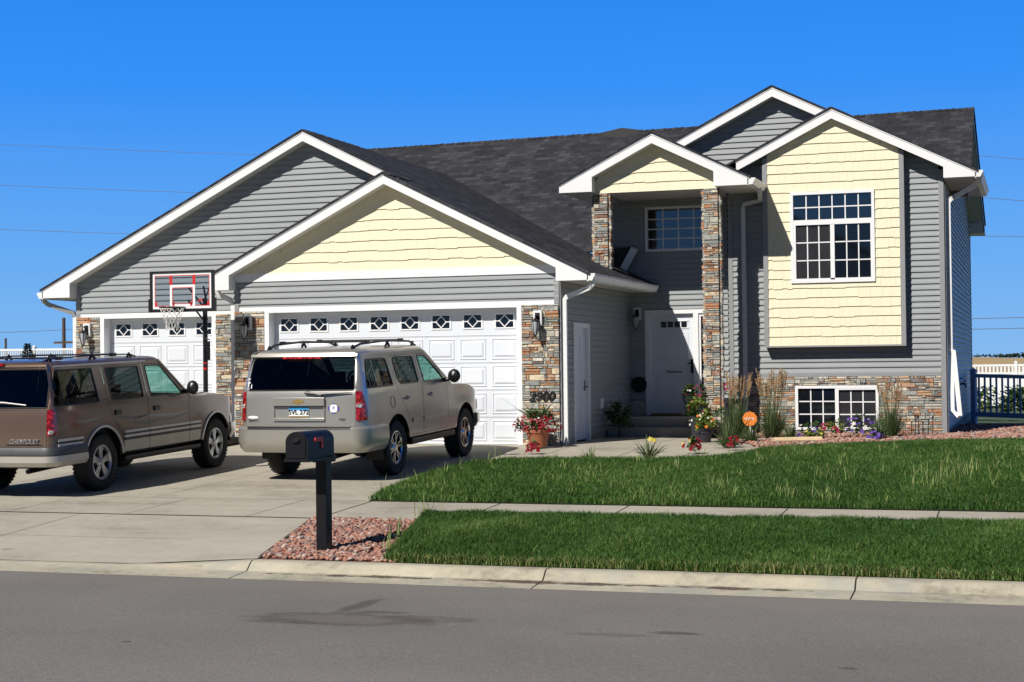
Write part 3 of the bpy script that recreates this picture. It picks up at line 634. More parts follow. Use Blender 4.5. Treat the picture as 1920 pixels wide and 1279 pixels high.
# --- garage doors
def gdoor(x0,nc,Y,ztop,label):
    F=front(Y); pw_=.61; x1=x0+nc*pw_; h=ztop/5
    m=MB()
    for k in range(5):
        z0=k*h+.003; z1=(k+1)*h-.003
        fbox(m,F,x0,x1,z0,z1,-.04,0)
        fbox(m,F,x0,x1,z0,z0+.012,0,.004); fbox(m,F,x0,x1,z1-.012,z1,0,.004)
        for c in range(nc):
            a=x0+c*pw_+.055; b=x0+(c+1)*pw_-.055; p,q=z0+.055,z1-.05
            if k<4:
                # stamped panel: ridge ring then raised centre
                A=[(a,p),(b,p),(b,q),(a,q)]
                def ring(d): return [(a+d,p+d),(b-d,p+d),(b-d,q-d),(a+d,q-d)]
                lv=[(0,0.0005),(.008,.014),(.020,.014),(.026,.001),(.038,.001),(.075,.020)]
                V=[F(s,t,o) for d,o in lv for s,t in ring(d)]
                FF=[(i*4+j,i*4+(j+1)%4,i*4+4+(j+1)%4,i*4+4+j) for i in range(len(lv)-1) for j in range(4)]+[tuple(len(V)-4+j for j in range(4))]
                m.add(V,FF,.5)
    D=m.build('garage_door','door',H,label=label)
    for c in range(nc):
        cx=x0+(c+.5)*pw_; cz=4.52*h+.005; a,b,p,q=cx-.165,cx+.165,cz-.115,cz+.115
        m=MB()
        for (s,t,u,v) in ((a-.03,b+.03,q,q+.025),(a-.03,b+.03,p-.025,p),(a-.03,a,p,q),(b,b+.03,p,q)): fbox(m,F,s,t,u,v,-.01,.014)
        dz=.105; dx=.10; wv=.0085
        P=[(cx,cz+dz),(cx+dx,cz),(cx,cz-dz),(cx-dx,cz)]
        for i in range(4):
            s,t=Vector((*P[i],0)),Vector((*P[(i+1)%4],0)); d=(t-s).normalized(); n_=Vector((-d.y,d.x,0))*wv
            s2=s-d*.004; t2=t+d*.004
            q4=[s2-n_,t2-n_,t2+n_,s2+n_]; o=.010+.0007*i
            m.add([F(v.x,v.y,-.005) for v in q4]+[F(v.x,v.y,o) for v in q4],[(4,5,6,7)]+[(j,(j+1)%4,4+(j+1)%4,4+j) for j in range(4)],.5)
        fbox(m,F,a,cx-dx,cz-wv,cz+wv,-.005,.009); fbox(m,F,cx+dx,b,cz-wv,cz+wv,-.005,.009)
        wn=m.build('door_window','white',D)
        m=MB(); m.poly([F(a,p,.002),F(b,p,.002),F(b,q,.002),F(a,q,.002)],.5); m.build('pane','glass',wn)
    # jambs and trim
    m=MB(); YW=Y-.2; G=front(YW)
    fbox(m,G,x0-.02,x0+.0,0,ztop,-.25,-.0); fbox(m,G,x1,x1+.02,0,ztop,-.25,-.0); fbox(m,G,x0-.02,x1+.02,ztop,ztop+.02,-.25,-.0)
    fbox(m,G,x0-.09,x0-.0,0,ztop+.035,.0,.045); fbox(m,G,x1,x1+.09,0,ztop+.035,.0,.045); fbox(m,G,x0,x1,ztop,ztop+.035,.0,.043)
    m.build('door_frame','white',H)
gdoor(.09,8,.2,2.45,'wide white two car garage door with eight diamond windows')
gdoor(-4.14,4,YL+.2,2.45,'narrow white single garage door with four diamond windows')
# --- side door on the garage wall
F=right(XGR); m=MB()
for (a,b,c,d) in ((.785,.87,0,2.18),(1.788,1.873,0,2.18),(.87,1.788,2.10,2.18)): fbox(m,F,a,b,c,d,-.05,.04)
fr=m.build('door_frame','white',H)
m=MB(); fbox(m,F,.87,1.788,.03,2.10,-.05,-.03)
for (a,b,c,d) in ((.98,1.27,.2,.85),(1.39,1.68,.2,.85),(.98,1.27,1.0,1.95),(1.39,1.68,1.0,1.95)): fbox(m,F,a,b,c,d,-.03,-.024)
sdo=m.build('side_door','door',H,label='plain white side door on the shaded garage wall')
m=MB(); fbox(m,F,1.66,1.72,.93,1.12,-.03,-.018); m.tube([F(1.69,1.0,-.03),F(1.69,1.0,.04),F(1.58,1.0,.045)],.012,8); m.build('door_handle','black',sdo)
# --- front door
F=front(YD); m=MB(); z0=.36
for (a,b,c,d) in ((6.086,6.18,z0,2.52),(7.095,7.20,z0,2.44),(7.53,7.62,z0,2.52),(6.18,7.53,2.44,2.52),(7.20,7.53,z0,.62)): fbox(m,F,a,b,c,d,-.12,.035)
fbox(m,F,7.20,7.245,.62,2.44,-.1,.0); fbox(m,F,7.485,7.53,.62,2.44,-.1,.0); fbox(m,F,7.245,7.485,2.38,2.44,-.1,.0)
dfr=m.build('door_frame','white',H)
m=MB(); fbox(m,F,7.245,7.485,.62,2.38,-.07,-.06); m.build('sidelight_pane','glass',dfr)
m=MB(); fbox(m,F,6.18,7.095,.40,2.44,-.10,-.06)
for (a,b,c,d) in ((6.30,6.50,1.5,2.05),(6.54,6.74,1.5,2.05),(6.78,6.98,1.5,2.05),(6.30,6.60,.55,1.15),(6.67,6.97,.55,1.15)):
    lv=[(0,-.0595),(.008,-.054),(.018,-.054),(.03,-.0592),(.05,-.056)]
    V=[F(s,t,o) for e,o in lv for s,t in ((a+e,c+e),(b-e,c+e),(b-e,d-e),(a+e,d-e))]
    m.add(V,[(i*4+j,i*4+(j+1)%4,i*4+4+(j+1)%4,i*4+4+j) for i in range(4) for j in range(4)]+[tuple(len(V)-4+j for j in range(4))],.5)
fd=m.build('front_door','door',H,label='white front door with four small square panes')
for i in range(4):
    a=6.405+i*.142; m=MB(); fbox(m,F,a,a+.112,2.16,2.28,-.058,-.052); m.build('pane','glass',fd)
m=MB(); fbox(m,F,6.38,6.98,2.135,2.155,-.06,-.045); fbox(m,F,6.38,6.98,2.285,2.30,-.06,-.045); m.build('pane_trim','white',fd)
m=MB(); fbox(m,F,7.02,7.07,1.22,1.50,-.06,-.04); m.tube([F(7.045,1.42,-.05),F(7.045,1.42,0),F(6.96,1.41,.01)],.012,8); m.tube([F(7.045,1.22,-.05),F(7.05,1.27,.015),F(7.05,1.36,.015),F(7.045,1.40,-.05)],.011,8); m.build('door_handle','black',fd)
m=MB(); fbox(m,F,6.18,7.095,.36,.40,-.1,.02); m.build('threshold','brass',H)
T=Matrix.Translation((6.66,YD+.052,1.25))@Matrix.Rotation(R(90),4,'X')
text('Welcome',.085,'black',fd,T,'door_lettering',shear=.3)
# --- windows
F=front(YB); a,b,c,d=bw; mid=c+1.17
windowu(H,F,a,b,c,d,[(a+.055,b-.055,mid+.05,d-.055,6,2,'skyglass'),(a+.10,(a+b)/2-.04,c+.09,mid-.04,3,3,'screen'),((a+b)/2+.04,b-.08,c+.075,mid-.03,3,3,'glass')],'tall white bay window with six upper panes over two sliding sashes',.055,rails=[(a+.055,b-.055,mid-.045,mid+.055),((a+b)/2-.04,(a+b)/2+.04,c+.055,mid-.04),(a+.055,a+.10,c+.055,mid-.045),(b-.08,b-.055,c+.055,mid-.045),(a+.1,b-.08,c+.055,c+.085)])
F=front(YR); a,b,c,d=9.24,10.84,.089,.955
windowu(H,F,a,b,c,d,[(a+.06,(a+b)/2-.03,c+.06,d-.06,3,3,'glass'),((a+b)/2+.04,b-.07,c+.06,d-.08,3,3,'screen')],'low basement slider window set in the stone base',.055,rails=[((a+b)/2-.03,(a+b)/2+.04,c+.055,d-.055),((a+b)/2+.04,b-.055,d-.085,d-.055)],ct=.045)
F=front(YD); a,b,c,d=pw
windowu(H,F,a,b,c,d,[(a+.05,b-.05,c+.05,d-.05,4,4,'skyglass')],'entry window high under the porch roof',.05)
# curtains seen behind the basement window are part of the reflection; a blind box closes the rooms
# --- lanterns
def lantern(x,Y,z,label):
    F=front(Y); m=MB(); fbox(m,F,x-.075,x+.075,z-.13,z+.14,-.0,.07); bk=m.build('wall_lantern','white',H,label=label)
    m=MB(); m.lathe([(0,.0),(.045,0),(.05,.012),(.03,.02),(0,.022)],(x,Y-.085,z),'y',12); fbox(m,F,x-.042,x+.042,z-.09,z+.10,.07,.085)
    cx,cy,cz=x,Y-.20,z-.16
    m.tube([(x,Y-.08,z+.03),(x,Y-.15,z+.07),(cx,cy,z+.05),(cx,cy,z+.0)],.010,8)
    m.lathe([(0,.15),(.015,.145),(.03,.125),(.072,.10),(.078,.085),(.07,.08)],(cx,cy,cz+.02),'z',12)
    m.lathe([(.006,-.17),(.02,-.155),(.03,-.135),(.012,-.125)],(cx,cy,cz),'z',10)
    for k in range(6):
        q=k*math.pi/3+.2; m.tube([(cx+.072*math.cos(q),cy+.072*math.sin(q),cz+.10),(cx+.066*math.cos(q),cy+.066*math.sin(q),cz),(cx+.028*math.cos(q),cy+.028*math.sin(q),cz-.13)],.006,5)
    m.build('lantern_cage','black',bk,smooth=True)
    m=MB(); m.lathe([(.068,.10),(.063,0),(.024,-.13)],(cx,cy,cz),'z',12); m.build('lantern_glass','lampglass',bk,smooth=True)
lantern(5.38,-.05,2.24,'lantern right of the wide garage door'); lantern(-.33,-.05,2.27,'lantern between the two garage doors'); lantern(-4.50,YL-.05,2.22,'lantern left of the narrow garage door'); lantern(5.93,YD,2.44,'lantern beside the front door in shade')
T=Matrix.Translation((5.42,-.075,.86))@Matrix.Rotation(R(90),4,'X')
text('2900',.235,'black',H,T,'house_number',ext=.008,shear=.28,bold=.004)
m=MB(); fbox(m,right(XGR),2.62,2.74,.57,.76,.01,.06); m.build('outlet_cover','white',H)
m=MB(); F=right(XRR); m.tube([F(9.6,.9,.0),F(9.6,.9,.12),F(9.6,.82,.14)],.022,8); m.lathe([(0,0),(.05,0),(.05,.015),(0,.015)],F(9.6,.95,.12),'z',8); m.tube([F(9.45,1.02,.03),F(9.6,1.02,.06),F(9.75,1.02,.03)],.018,6); m.build('hose_bib','black',H)
# vents seen on the small right side are left plain
# --- stoop, walks, driveway, curb, street
def slab(name,x0,x1,y0,y1,z,mat,h=.6):
    m=MB(); m.box(x0,x1,y0,y1,z-h,z); o=m.build(name,mat); o['kind']='structure'; return o
m=MB(); m.box(XGR+.03,XRL-.002,3.5,YD+.1,-.3,.345); m.box(XGR+.03,XRL-.002,3.15,3.5,-.3,.175); o=m.build('entry_stoop','stoop',H)
LX=22
drive=[(-9.5,YL+.2),(-9.5,-8.3),(5.62,-8.3),(5.50,-7.2),(5.36,-6.0),(5.32,-4.6),(5.42,-3.6),(5.75,-3.05),(6.3,-2.9),(8.1,-2.9),(8.9,-2.2),(9.4,-.9),(9.0,.6),(8.2,2.0),(7.9,3.3),(7.9,5.0),(5.75,5.0),(5.75,0.2),(-.64,.2),(-.64,YL+.2)]
sheet('driveway',drive,'concrete',.0)
sheet('sidewalk',[(-9.5,-8.312),(-9.5,-9.95),(LX,-9.95),(LX,-8.312)],'concrete',.003)
apron=[(-9.5,-9.962),(5.62,-9.962),(6.02,-11.4),(6.42,-12.9),(-9.5,-12.9)]
def za(x,y): 
    t=max(0,min(1,(-9.95-y)/3.0)); return gz(-9.95)+(-.5545-gz(-9.95))*t
def grid_sheet(name,xs_fn,ys,zf,mat,nx=10,kind='structure'):
    m=MB(); V=[];F=[]
    for y in ys:
        a,b=xs_fn(y)
        for i in range(nx+1): x=a+(b-a)*i/nx; V.append((x,y,zf(x,y)))
    for j in range(len(ys)-1):
        for i in range(nx): k=j*(nx+1)+i; F.append((k,k+1,k+nx+2,k+nx+1))
    m.add(V,F,.5); o=m.build(name,mat,smooth='all'); o['kind']=kind; return o
ax=lambda y:(-9.5,5.62+(6.42-5.62)*(-9.962-y)/2.94)
apr=grid_sheet('driveway_apron',ax,[-9.962-2.94*i/12 for i in range(13)],lambda x,y:za(x,y)+(.09*max(0,(x-5.0))/1.4*max(0,(-9.95-y)/3) if x>5.0 else 0),'concrete',24)
# joints
m=MB()
def joint(x0,y0,x1,y1,wd=.007,zf=None,lift=.004):
    d=Vector((x1-x0,y1-y0,0)); L=d.length; d.normalize(); s=Vector((-d.y,d.x,0))*wd; n=max(1,int(L/.5))
    for i in range(n):
        a=Vector((x0,y0,0))+d*L*i/n; b=Vector((x0,y0,0))+d*L*(i+1)/n
        z=zf or (lambda x,y:gz(y)+.003)
        m.poly([(p.x,p.y,z(p.x,p.y)+lift) for p in (a-s,b-s,b+s,a+s)],.5)
joint(-9.5,-8.306,5.6,-8.306,.010); joint(-9.5,-9.956,5.6,-9.956,.012)
for x in (1.4,3.1,4.75,5.7,7.43,9.07,10.98,12.69,14.4,16.1): joint(x,-9.94,x-.02,-8.32,.007 if x>5 else .004)
joint(-9.4,-4.2,5.3,-4.2,.004); joint(2.5,.15,2.5,-8.3,.004); joint(-.65,.9,-.65,-8.3,.004); joint(6.0,-2.88,6.0,-.05,.005); joint(7.3,-2.88,7.3,3.1,.005); joint(5.4,-3.6,5.85,-.02,.005)
zz=lambda x,y:za(x,y)
joint(2.5,-9.97,2.5,-12.85,.004,zz); joint(-9.4,-11.5,5.9,-11.5,.003,zz)
joint(5.62,-9.97,6.40,-12.86,.016,lambda x,y:gz(y)-.004)
o=m.build('concrete_joints','joint'); o['kind']='structure'
# curb and gutter
CT=gz(-12.9)
def curb(x0,x1,lower=0.,name='curb'):
    m=MB(); n=max(1,int((x1-x0)/.5)); g=-.565
    V=[];F=[]; 
    for i in range(n+1):
        x=x0+(x1-x0)*i/n; lo=lower(x) if callable(lower) else lower; t=CT-lo
        pr=[(-12.9,t-.2),(-12.9,t-.004),(-12.915,t),(-13.02,t),(-13.05,t-.006),(-13.075,t-.022),(-13.11,g+.02+(t-g)*.25),(-13.15,g+.012),(-13.5,g-.012),(-13.5,g-.2)]
        V+=[(x,y,z) for y,z in pr]
    k=10
    for i in range(n):
        for j in range(k-1): F.append((i*k+j,i*k+j+1,i*k+k+j+1,i*k+k+j))
    F+=[tuple(range(k))[::-1],tuple(n*k+j for j in range(k))]
    m.add(V,F,.5); o=m.build(name,'curb',smooth=25); o['kind']='structure'; return o
curb(6.44,9.43); curb(9.445,12.23); curb(12.245,15.4); curb(15.415,LX)
low=lambda x:.075*max(0,min(1,(6.3-x)/1.3))+.018*max(0,min(1,(6.3-x)/.5))
curb(-9.5,6.425,lambda x:min(.088,low(x)),'dropped_curb')
grid_sheet('street',lambda y:(-60,80),[-13.5,-14,-15,-17,-20,-23,-26,-30],lambda x,y:-.580+.018*min(-13.5-y,7)-.018*max(0,-20.5-y),'asphalt',14)
m=MB(); m.box(-60,80,-30.3,-29.98,-1.2,-.48); o=m.build('far_curb','curb'); o['kind']='structure'
# lawn ground, base terrain
lawn=[(5.65,-8.318),(5.52,-7.2),(5.385,-6.0),(5.345,-4.6),(5.45,-3.65),(5.77,-3.08),(6.3,-2.93),(8.1,-2.93),(8.95,-2.1),(9.5,-.6),(10.6,.3),(11.8,1.3),(13.5,2.3),(16,3.2),(LX,3.4),(LX,-8.318)]
strip=[(7.05,-9.97),(7.45,-11.4),(7.75,-12.88),(LX,-12.88),(LX,-9.97)]
sheet('lawn_ground',lawn,'soil',.012)
grid_sheet('verge_ground',lambda y:(7.05+.70*(-9.97-y)/2.91,LX),[-9.965,-9.97,-10.1,-10.4,-11,-11.6,-12,-12.4,-12.7,-12.88],lambda x,y: gz(y)-.01 if y>-9.968 or y<-12.87 else gz(y)+.075*max(0,min(1,(y+12.86)/1.2))*max(0,min(1,(-9.95-y)/.12+.35)),'soil',30)
gbed1=[(5.66,-9.97),(7.2,-9.97),(7.9,-12.88),(6.45,-12.88)]
sheet('gravel_bed_ground',gbed1,'gravelbed',-.004)
gbed2=[(8.9,-2.6),(9.45,-.7),(10.55,.2),(11.8,1.2),(13.5,2.2),(16,3.1),(LX,3.3),(LX,9),(12.1,9),(12.1,4.5),(7.95,4.5),(7.9,3.3),(8.2,2.0),(9.0,.6),(9.4,-.9),(8.9,-2.2),(8.15,-2.9)]
sheet('gravel_bed_ground',[(x,y) for x,y in gbed2][:-2]+[(8.9,-2.3)],'gravelbed',.006)
def terr(x,y):
    z=-.62
    if y>4: z=-.62+.6*math.exp(-((y-4)/16)**2)
    if x<0: z+= .9*min(1,max(0,(-x-9.5)/16))*min(1,max(0,(y+4)/14))
    if y>60: z+=3.9*((min(y,1300)-60)/1240)**1.2
    if y<-30: z=-.5
    if -9.9>y>-13.4: z=-.75
    elif -13.4<y<5: z= gz(min(0,y))-.05 - (.0 if -13<y<5 else 0)
    if y<=-13.4 and y>=-30: z=-1.0
    return z
m=MB(); xs=[-3500,-1500,-700,-300,-150,-80,-50,-35,-28,-22,-16,-12,-9.5,-6,0,6,9,12,14,18,24,32,45,70,120,250,600,1500,3500]; ys=[-3500,-800,-200,-80,-50,-30.1,-29.9,-20,-13.45,-12.9,-11,-8,-4,0,4.9,6,8,10,12,15,18,22,27,33,40,50,60,80,120,200,350,600,900,1300,3500]
V=[(x,y,terr(x,y)) for y in ys for x in xs]; nx=len(xs)
fy=[(j*nx+i,j*nx+i+1,j*nx+nx+i+1,j*nx+nx+i) for j in range(len(ys)-1) for i in range(nx-1)]
near=[f for f in fy if ys[f[0]//nx]<46]; far=[f for f in fy if ys[f[0]//nx]>=46]
m.add(V,near,.5); o=m.build('ground','backgrass'); o['kind']='structure'
m=MB(); m.add([(x,y,z) for x,y,z in V],far,.5); o=m.build('wheat_field','field'); o['kind']='structure'
# ---------------------------------------------------------------- grass, gravel
rng=np.random.default_rng(4)
def inpoly(x,y,P):
    c=np.zeros(len(x),bool); n=len(P)
    for i in range(n):
        x0,y0=P[i]; x1,y1=P[i-1]
        if y0==y1: continue
        k=((y0>y)!=(y1>y))&(x<(x1-x0)*(y-y0)/(y1-y0)+x0); c^=k
    return c
def npmesh(name,V,F,rnd,mat,kind=None,smooth=False):
    me=bpy.data.meshes.new(name); nv=len(V); nf,k=F.shape
    me.vertices.add(nv); me.vertices.foreach_set('co',V.astype(np.float32).ravel())
    me.loops.add(nf*k); me.loops.foreach_set('vertex_index',F.astype(np.int32).ravel())
    me.polygons.add(nf); me.polygons.foreach_set('loop_start',np.arange(0,nf*k,k,dtype=np.int32)); me.polygons.foreach_set('loop_total',np.full(nf,k,dtype=np.int32))
    if smooth: me.polygons.foreach_set('use_smooth',np.ones(nf,bool))
    a=me.attributes.new('rnd','FLOAT','FACE'); me.update(calc_edges=True); me.attributes['rnd'].data.foreach_set('value',rnd.astype(np.float32))
    me.materials.append(MT[mat]); o=bpy.data.objects.new(name,me); sc.collection.objects.link(o)
    if kind: o['kind']=kind
    return o
def pnoise(x,y,s,seed):
    r=np.random.default_rng(seed); t=0
    for k in range(6):
        a=r.uniform(0,6.28); f=s*r.uniform(.6,1.8); t=t+np.sin((x*math.cos(a)+y*math.sin(a))*f+r.uniform(0,6.28))
    return t/6
def turf(y):
    return np.where(y<-9.9,.075*np.clip((y+12.86)/1.2,0,1)*np.clip((-9.95-y)/.12+.35,0,1),np.where(y<-8.2,.02,.045*np.clip((y+8.32)/.5,0,1)*np.clip((-2.-y)/2,0,1)))
def blades(P,n,hmin,hmax,w,x1,y0=None,seed=0,edge=None,rshift=0,tall=None):
    xs_=[p[0] for p in P]; ys_=[p[1] for p in P]
    x=rng.uniform(min(xs_),min(x1,max(xs_)),n); y=rng.uniform(min(ys_),max(ys_),n)
    k=inpoly(x,y,P)&(rng.random(n)<np.clip(1.15-(y+13)*.018,0,1)); x=x[k]; y=y[k]; n=len(x)
    pn=pnoise(x,y,2.2,seed); pf=pnoise(x,y,9,seed+1)
    h=rng.uniform(hmin,hmax,n)*(1+.22*pn+.2*pf); a=rng.uniform(0,2*np.pi,n); ln=rng.uniform(.15,.9,n)*h; b=a+rng.uniform(-1,1,n)
    wd=w*rng.uniform(.7,1.3,n); z=np.where(y<0,.036*y,0)+turf(y)
    dx,dy=np.cos(a),np.sin(a); px,py=-np.sin(b),np.cos(b)
    V=np.empty((n,5,3)); 
    V[:,0]=np.stack([x-px*wd,y-py*wd,z],1); V[:,1]=np.stack([x+px*wd,y+py*wd,z],1)
    mx,my=x+dx*ln*.35,y+dy*ln*.35
    V[:,2]=np.stack([mx+px*wd*.7,my+py*wd*.7,z+h*.62],1); V[:,3]=np.stack([mx-px*wd*.7,my-py*wd*.7,z+h*.62],1)
    V[:,4]=np.stack([x+dx*ln,y+dy*ln,z+h*(1-.25*(ln/h))],1)
    i=np.arange(n)[:,None]*5
    F=np.concatenate([i+np.array([[0,1,2]]),i+np.array([[0,2,3]]),i+np.array([[3,2,4]])])
    pl=pnoise(x,y,.9,seed+5); r=np.clip(.40+.26*pn+.16*pf+.22*pl+rng.normal(0,.18,n)+rshift,0,.9); dry=rng.random(n)<.012; r[dry]=rng.uniform(.92,1,dry.sum())
    if edge is not None:
        ed=edge(x,y); r=np.where(rng.random(n)<ed,rng.uniform(.9,1,n),r)
    return V.reshape(-1,3),F,np.concatenate([r,r,r])
V,F,r=blades(lawn,560000,.05,.10,.0042,18.5,seed=3)
lawn_o=npmesh('lawn_grass',V,F,r,'grass'); tag(lawn_o,'thick green lawn between the sidewalk and the house','grass'); lawn_o['kind']='stuff'
eg=lambda x,y: np.clip((-12.72-y)*4.,0,.42)*(.4+.6*(pnoise(x,y,3,77)>-.1))
V,F,r=blades(strip,330000,.055,.115,.0038,18.5,seed=9,edge=eg)
vo=npmesh('verge_grass',V,F,r,'grass'); tag(vo,'strip of green grass between the curb and the sidewalk, dry along the curb','grass'); vo['kind']='stuff'
# taller pale weeds scattered in the lawn
def weeds(spots):
    Vs=[];Fs=[];rs_=[];b=0
    for (x,y,n,h,sp) in spots:
        for _ in range(n):
            px,py=x+rng.normal(0,sp),y+rng.normal(0,sp); z=gz(py); a=rng.uniform(0,6.28); L=h*rng.uniform(.6,1.2); ln=L*rng.uniform(.2,.8); w_=rng.uniform(.004,.008)
            sx,sy=-math.sin(a)*w_,math.cos(a)*w_; pts=[]
            for t in (0,.35,.7,1.):
                q=ln*t*t; zz_=float(turf(np.array(py)))+L*(t-.35*(ln/L)*t*t*t); k=(1-t)*.8+.2 if t<1 else .05
                pts+= [(px+math.cos(a)*q-sx*k,py+math.sin(a)*q-sy*k,z+zz_),(px+math.cos(a)*q+sx*k,py+math.sin(a)*q+sy*k,z+zz_)]
            Vs+=pts
            for i in range(3): Fs.append((b+2*i,b+2*i+1,b+2*i+3,b+2*i+2)); rs_.append(rng.uniform(.80,.97))
            b+=8
    return np.array(Vs),np.array(Fs),np.array(rs_)
sp=[(rng.uniform(5.8,14.5),rng.uniform(-8.2,-.5),int(rng.integers(4,10)),rng.uniform(.13,.23),.06) for _ in range(190)]
sp=[s for s in sp if inpoly(np.array([s[0]]),np.array([s[1]]),lawn)[0]]
sp+=[(12.6,-5.5,60,.30,.2),(12.5,-6.4,50,.30,.18),(11.2,-5.8,40,.30,.16),(12.9,-4.6,44,.28,.18),(9.9,-7.2,24,.26,.12),(7.8,-5.9,22,.24,.12),(10.9,-7.6,22,.26,.1),(8.6,-7.3,14,.22,.1),(10.2,-7.9,14,.2,.1),(9.1,-7.9,12,.2,.09),(6.5,-7.9,8,.3,.05),(11.4,-8.0,14,.22,.1)]
sp+=[(5.6,-7.9+i*.62,5,.26,.05) for i in range(9)]+[(7.1,-10.1,9,.3,.07),(7.35,-11.6,12,.24,.06),(7.6,-12.3,8,.2,.06),(11.0,-10.05,6,.16,.05),(12.0,-10.1,6,.16,.05),(9.2,-12.5,6,.18,.05)]
V,F,r=weeds(sp); wo=npmesh('tall_weeds',V,F,r,'grass'); tag(wo,'pale tall weed blades sticking out of the lawn','weeds'); wo['kind']='stuff'
# gravel
ico=bmesh.new(); bmesh.ops.create_icosphere(ico,subdivisions=1,radius=1); IV=np.array([v.co[:] for v in ico.verts]); IF=np.array([[v.index for v in f.verts] for f in ico.faces]); ico.free()
def stones(P,n,smin,smax,x1=99,seed=0,lift=.0,skip=None,holes=()):
    r=np.random.default_rng(seed); xs_=[p[0] for p in P]; ys_=[p[1] for p in P]
    x=r.uniform(min(xs_),min(x1,max(xs_)),n); y=r.uniform(min(ys_),max(ys_),n); k=inpoly(x,y,P); x=x[k];y=y[k]; n=len(x)
    s=r.uniform(smin,smax,(n,1,1))*np.stack([r.uniform(.8,1.5,n),r.uniform(.6,1.1,n),r.uniform(.35,.75,n)],1)[:,None,:]
    V=IV[None]*(1+r.uniform(-.36,.36,(n,12,1)))*s
    a=r.uniform(0,6.28,n); c,d=np.cos(a)[:,None],np.sin(a)[:,None]; t=r.uniform(-.6,.6,n)[:,None]
    X=V[...,0]*c-V[...,1]*d; Y=V[...,0]*d+V[...,1]*c; Z=V[...,2]+X*t*.5
    z=np.where(y<0,.036*y,0)+r.uniform(0,.02,n)+lift
    V=np.stack([X+x[:,None],Y+y[:,None],Z+z[:,None]],2).reshape(-1,3)
    F=(np.arange(n)[:,None,None]*12+IF[None]).reshape(-1,3)
    return V,F,np.repeat(r.random(n),20)
V,F,r=stones(gbed1,4600,.016,.036,seed=2,lift=.002); go=npmesh('gravel',V,F,r,'gravel'); tag(go,'reddish landscaping stones around the mailbox post','gravel'); go['kind']='stuff'
gb=[(x,y) for x,y in gbed2][:-2]+[(8.9,-2.3)]
V,F,r=stones(gb,16000,.022,.045,15,seed=5,lift=.012); go=npmesh('gravel',V,F,r,'gravel'); tag(go,'reddish stones in the planting bed along the house','gravel'); go['kind']='stuff'
# ---------------------------------------------------------------- plants
def leafmesh(items):   # items: (base, direction, length, width, droop, r)
    m=MB()
    for (p,d,L,wd,dr,r) in items:
        p=Vector(p); d=Vector(d).normalized(); s=d.cross(Vector((0,0,1))); 
        if s.length<.05: s=Vector((1,0,0))
        s.normalize(); rot=Matrix.Rotation(random.uniform(-.9,.9),3,d); s=rot@s; V=[]
        for t,k in ((0,.35),(.35,1.),(.7,.75),(1.,.04)):
            q=p+d*L*t+Vector((0,0,-dr*L*t*t)); V+=[q-s*wd*k,q+s*wd*k]
        m.add(V,[(0,1,3,2),(2,3,5,4),(4,5,7,6)],r)
    return m
def rdir(zmin=-.2,zmax=1.):
    a=random.uniform(0,6.28); z=random.uniform(zmin,zmax); k=math.sqrt(max(0,1-z*z)); return Vector((k*math.cos(a),k*math.sin(a),z))
def bush(c,rx,ry,rz_,n,L,wd,parent,mat='leaf',name='foliage',zlow=-.2):
    it=[]
    cl=[Vector(c)+Vector((random.gauss(0,.45)*rx,random.gauss(0,.45)*ry,random.uniform(zlow,1)*rz_)) for _ in range(max(4,n//26))]
    for i in range(n):
        q=random.choice(cl)+rdir(-1,1)*random.random()**.5*min(rx,rz_)*.38
        if q.z<c[2]-rz_*abs(zlow)-.05: q.z=c[2]
        it.append((q,rdir(-.3,.9),L*random.uniform(.6,1.3),wd*random.uniform(.7,1.3),random.uniform(0,.5),random.random()))
    return leafmesh(it).build(name,mat,parent)
def blooms(c,rx,ry,rz_,n,size,parent,mat,name='flowers',front_bias=True,zlow=-.3):
    if n<=24 and n>1:
        for _ in range(n): o=blooms(c,rx,ry,rz_,1,size,parent,mat,'flower',front_bias,zlow)
        return o
    m=MB()
    for _ in range(n):
        d=rdir(zlow,1); 
        if front_bias and d.y>.3: d.y=-d.y
        p=Vector(c)+Vector((d.x*rx,d.y*ry,d.z*rz_))*random.uniform(.75,1.08); s=size*random.uniform(.7,1.25); r=random.random()
        nrm=(d+Vector((0,-.6,.3))).normalized(); u=nrm.cross(Vector((0,0,1))).normalized(); v=nrm.cross(u)
        V=[p+nrm*s*.15]; k=5
        for i in range(2*k):
            q=i*math.pi/k; rr=s if i%2==0 else s*.62; V.append(p+u*math.cos(q)*rr+v*math.sin(q)*rr+nrm*s*random.uniform(.25,.5)*(1 if i%2==0 else .6))
        m.add(V,[(0,1+i,1+(i+1)%(2*k)) for i in range(2*k)],r)
    return m.build(name,mat,parent)
def rel(o):   # plants are modelled round the empty's own origin
    return o
def tuft(parent,n,L,wd,spread,mat='reed',base=.05,name='leaves',dr=.5):
    it=[]
    for _ in range(n):
        a=random.uniform(0,6.28); t=random.random()**.7*spread
        it.append(((math.cos(a)*base*random.random(),math.sin(a)*base*random.random(),0),(math.cos(a)*t,math.sin(a)*t,1),L*random.uniform(.6,1.15),wd*random.uniform(.7,1.2),dr*random.uniform(.2,1.2)*t,random.random()))
    return leafmesh(it).build(name,mat,parent)
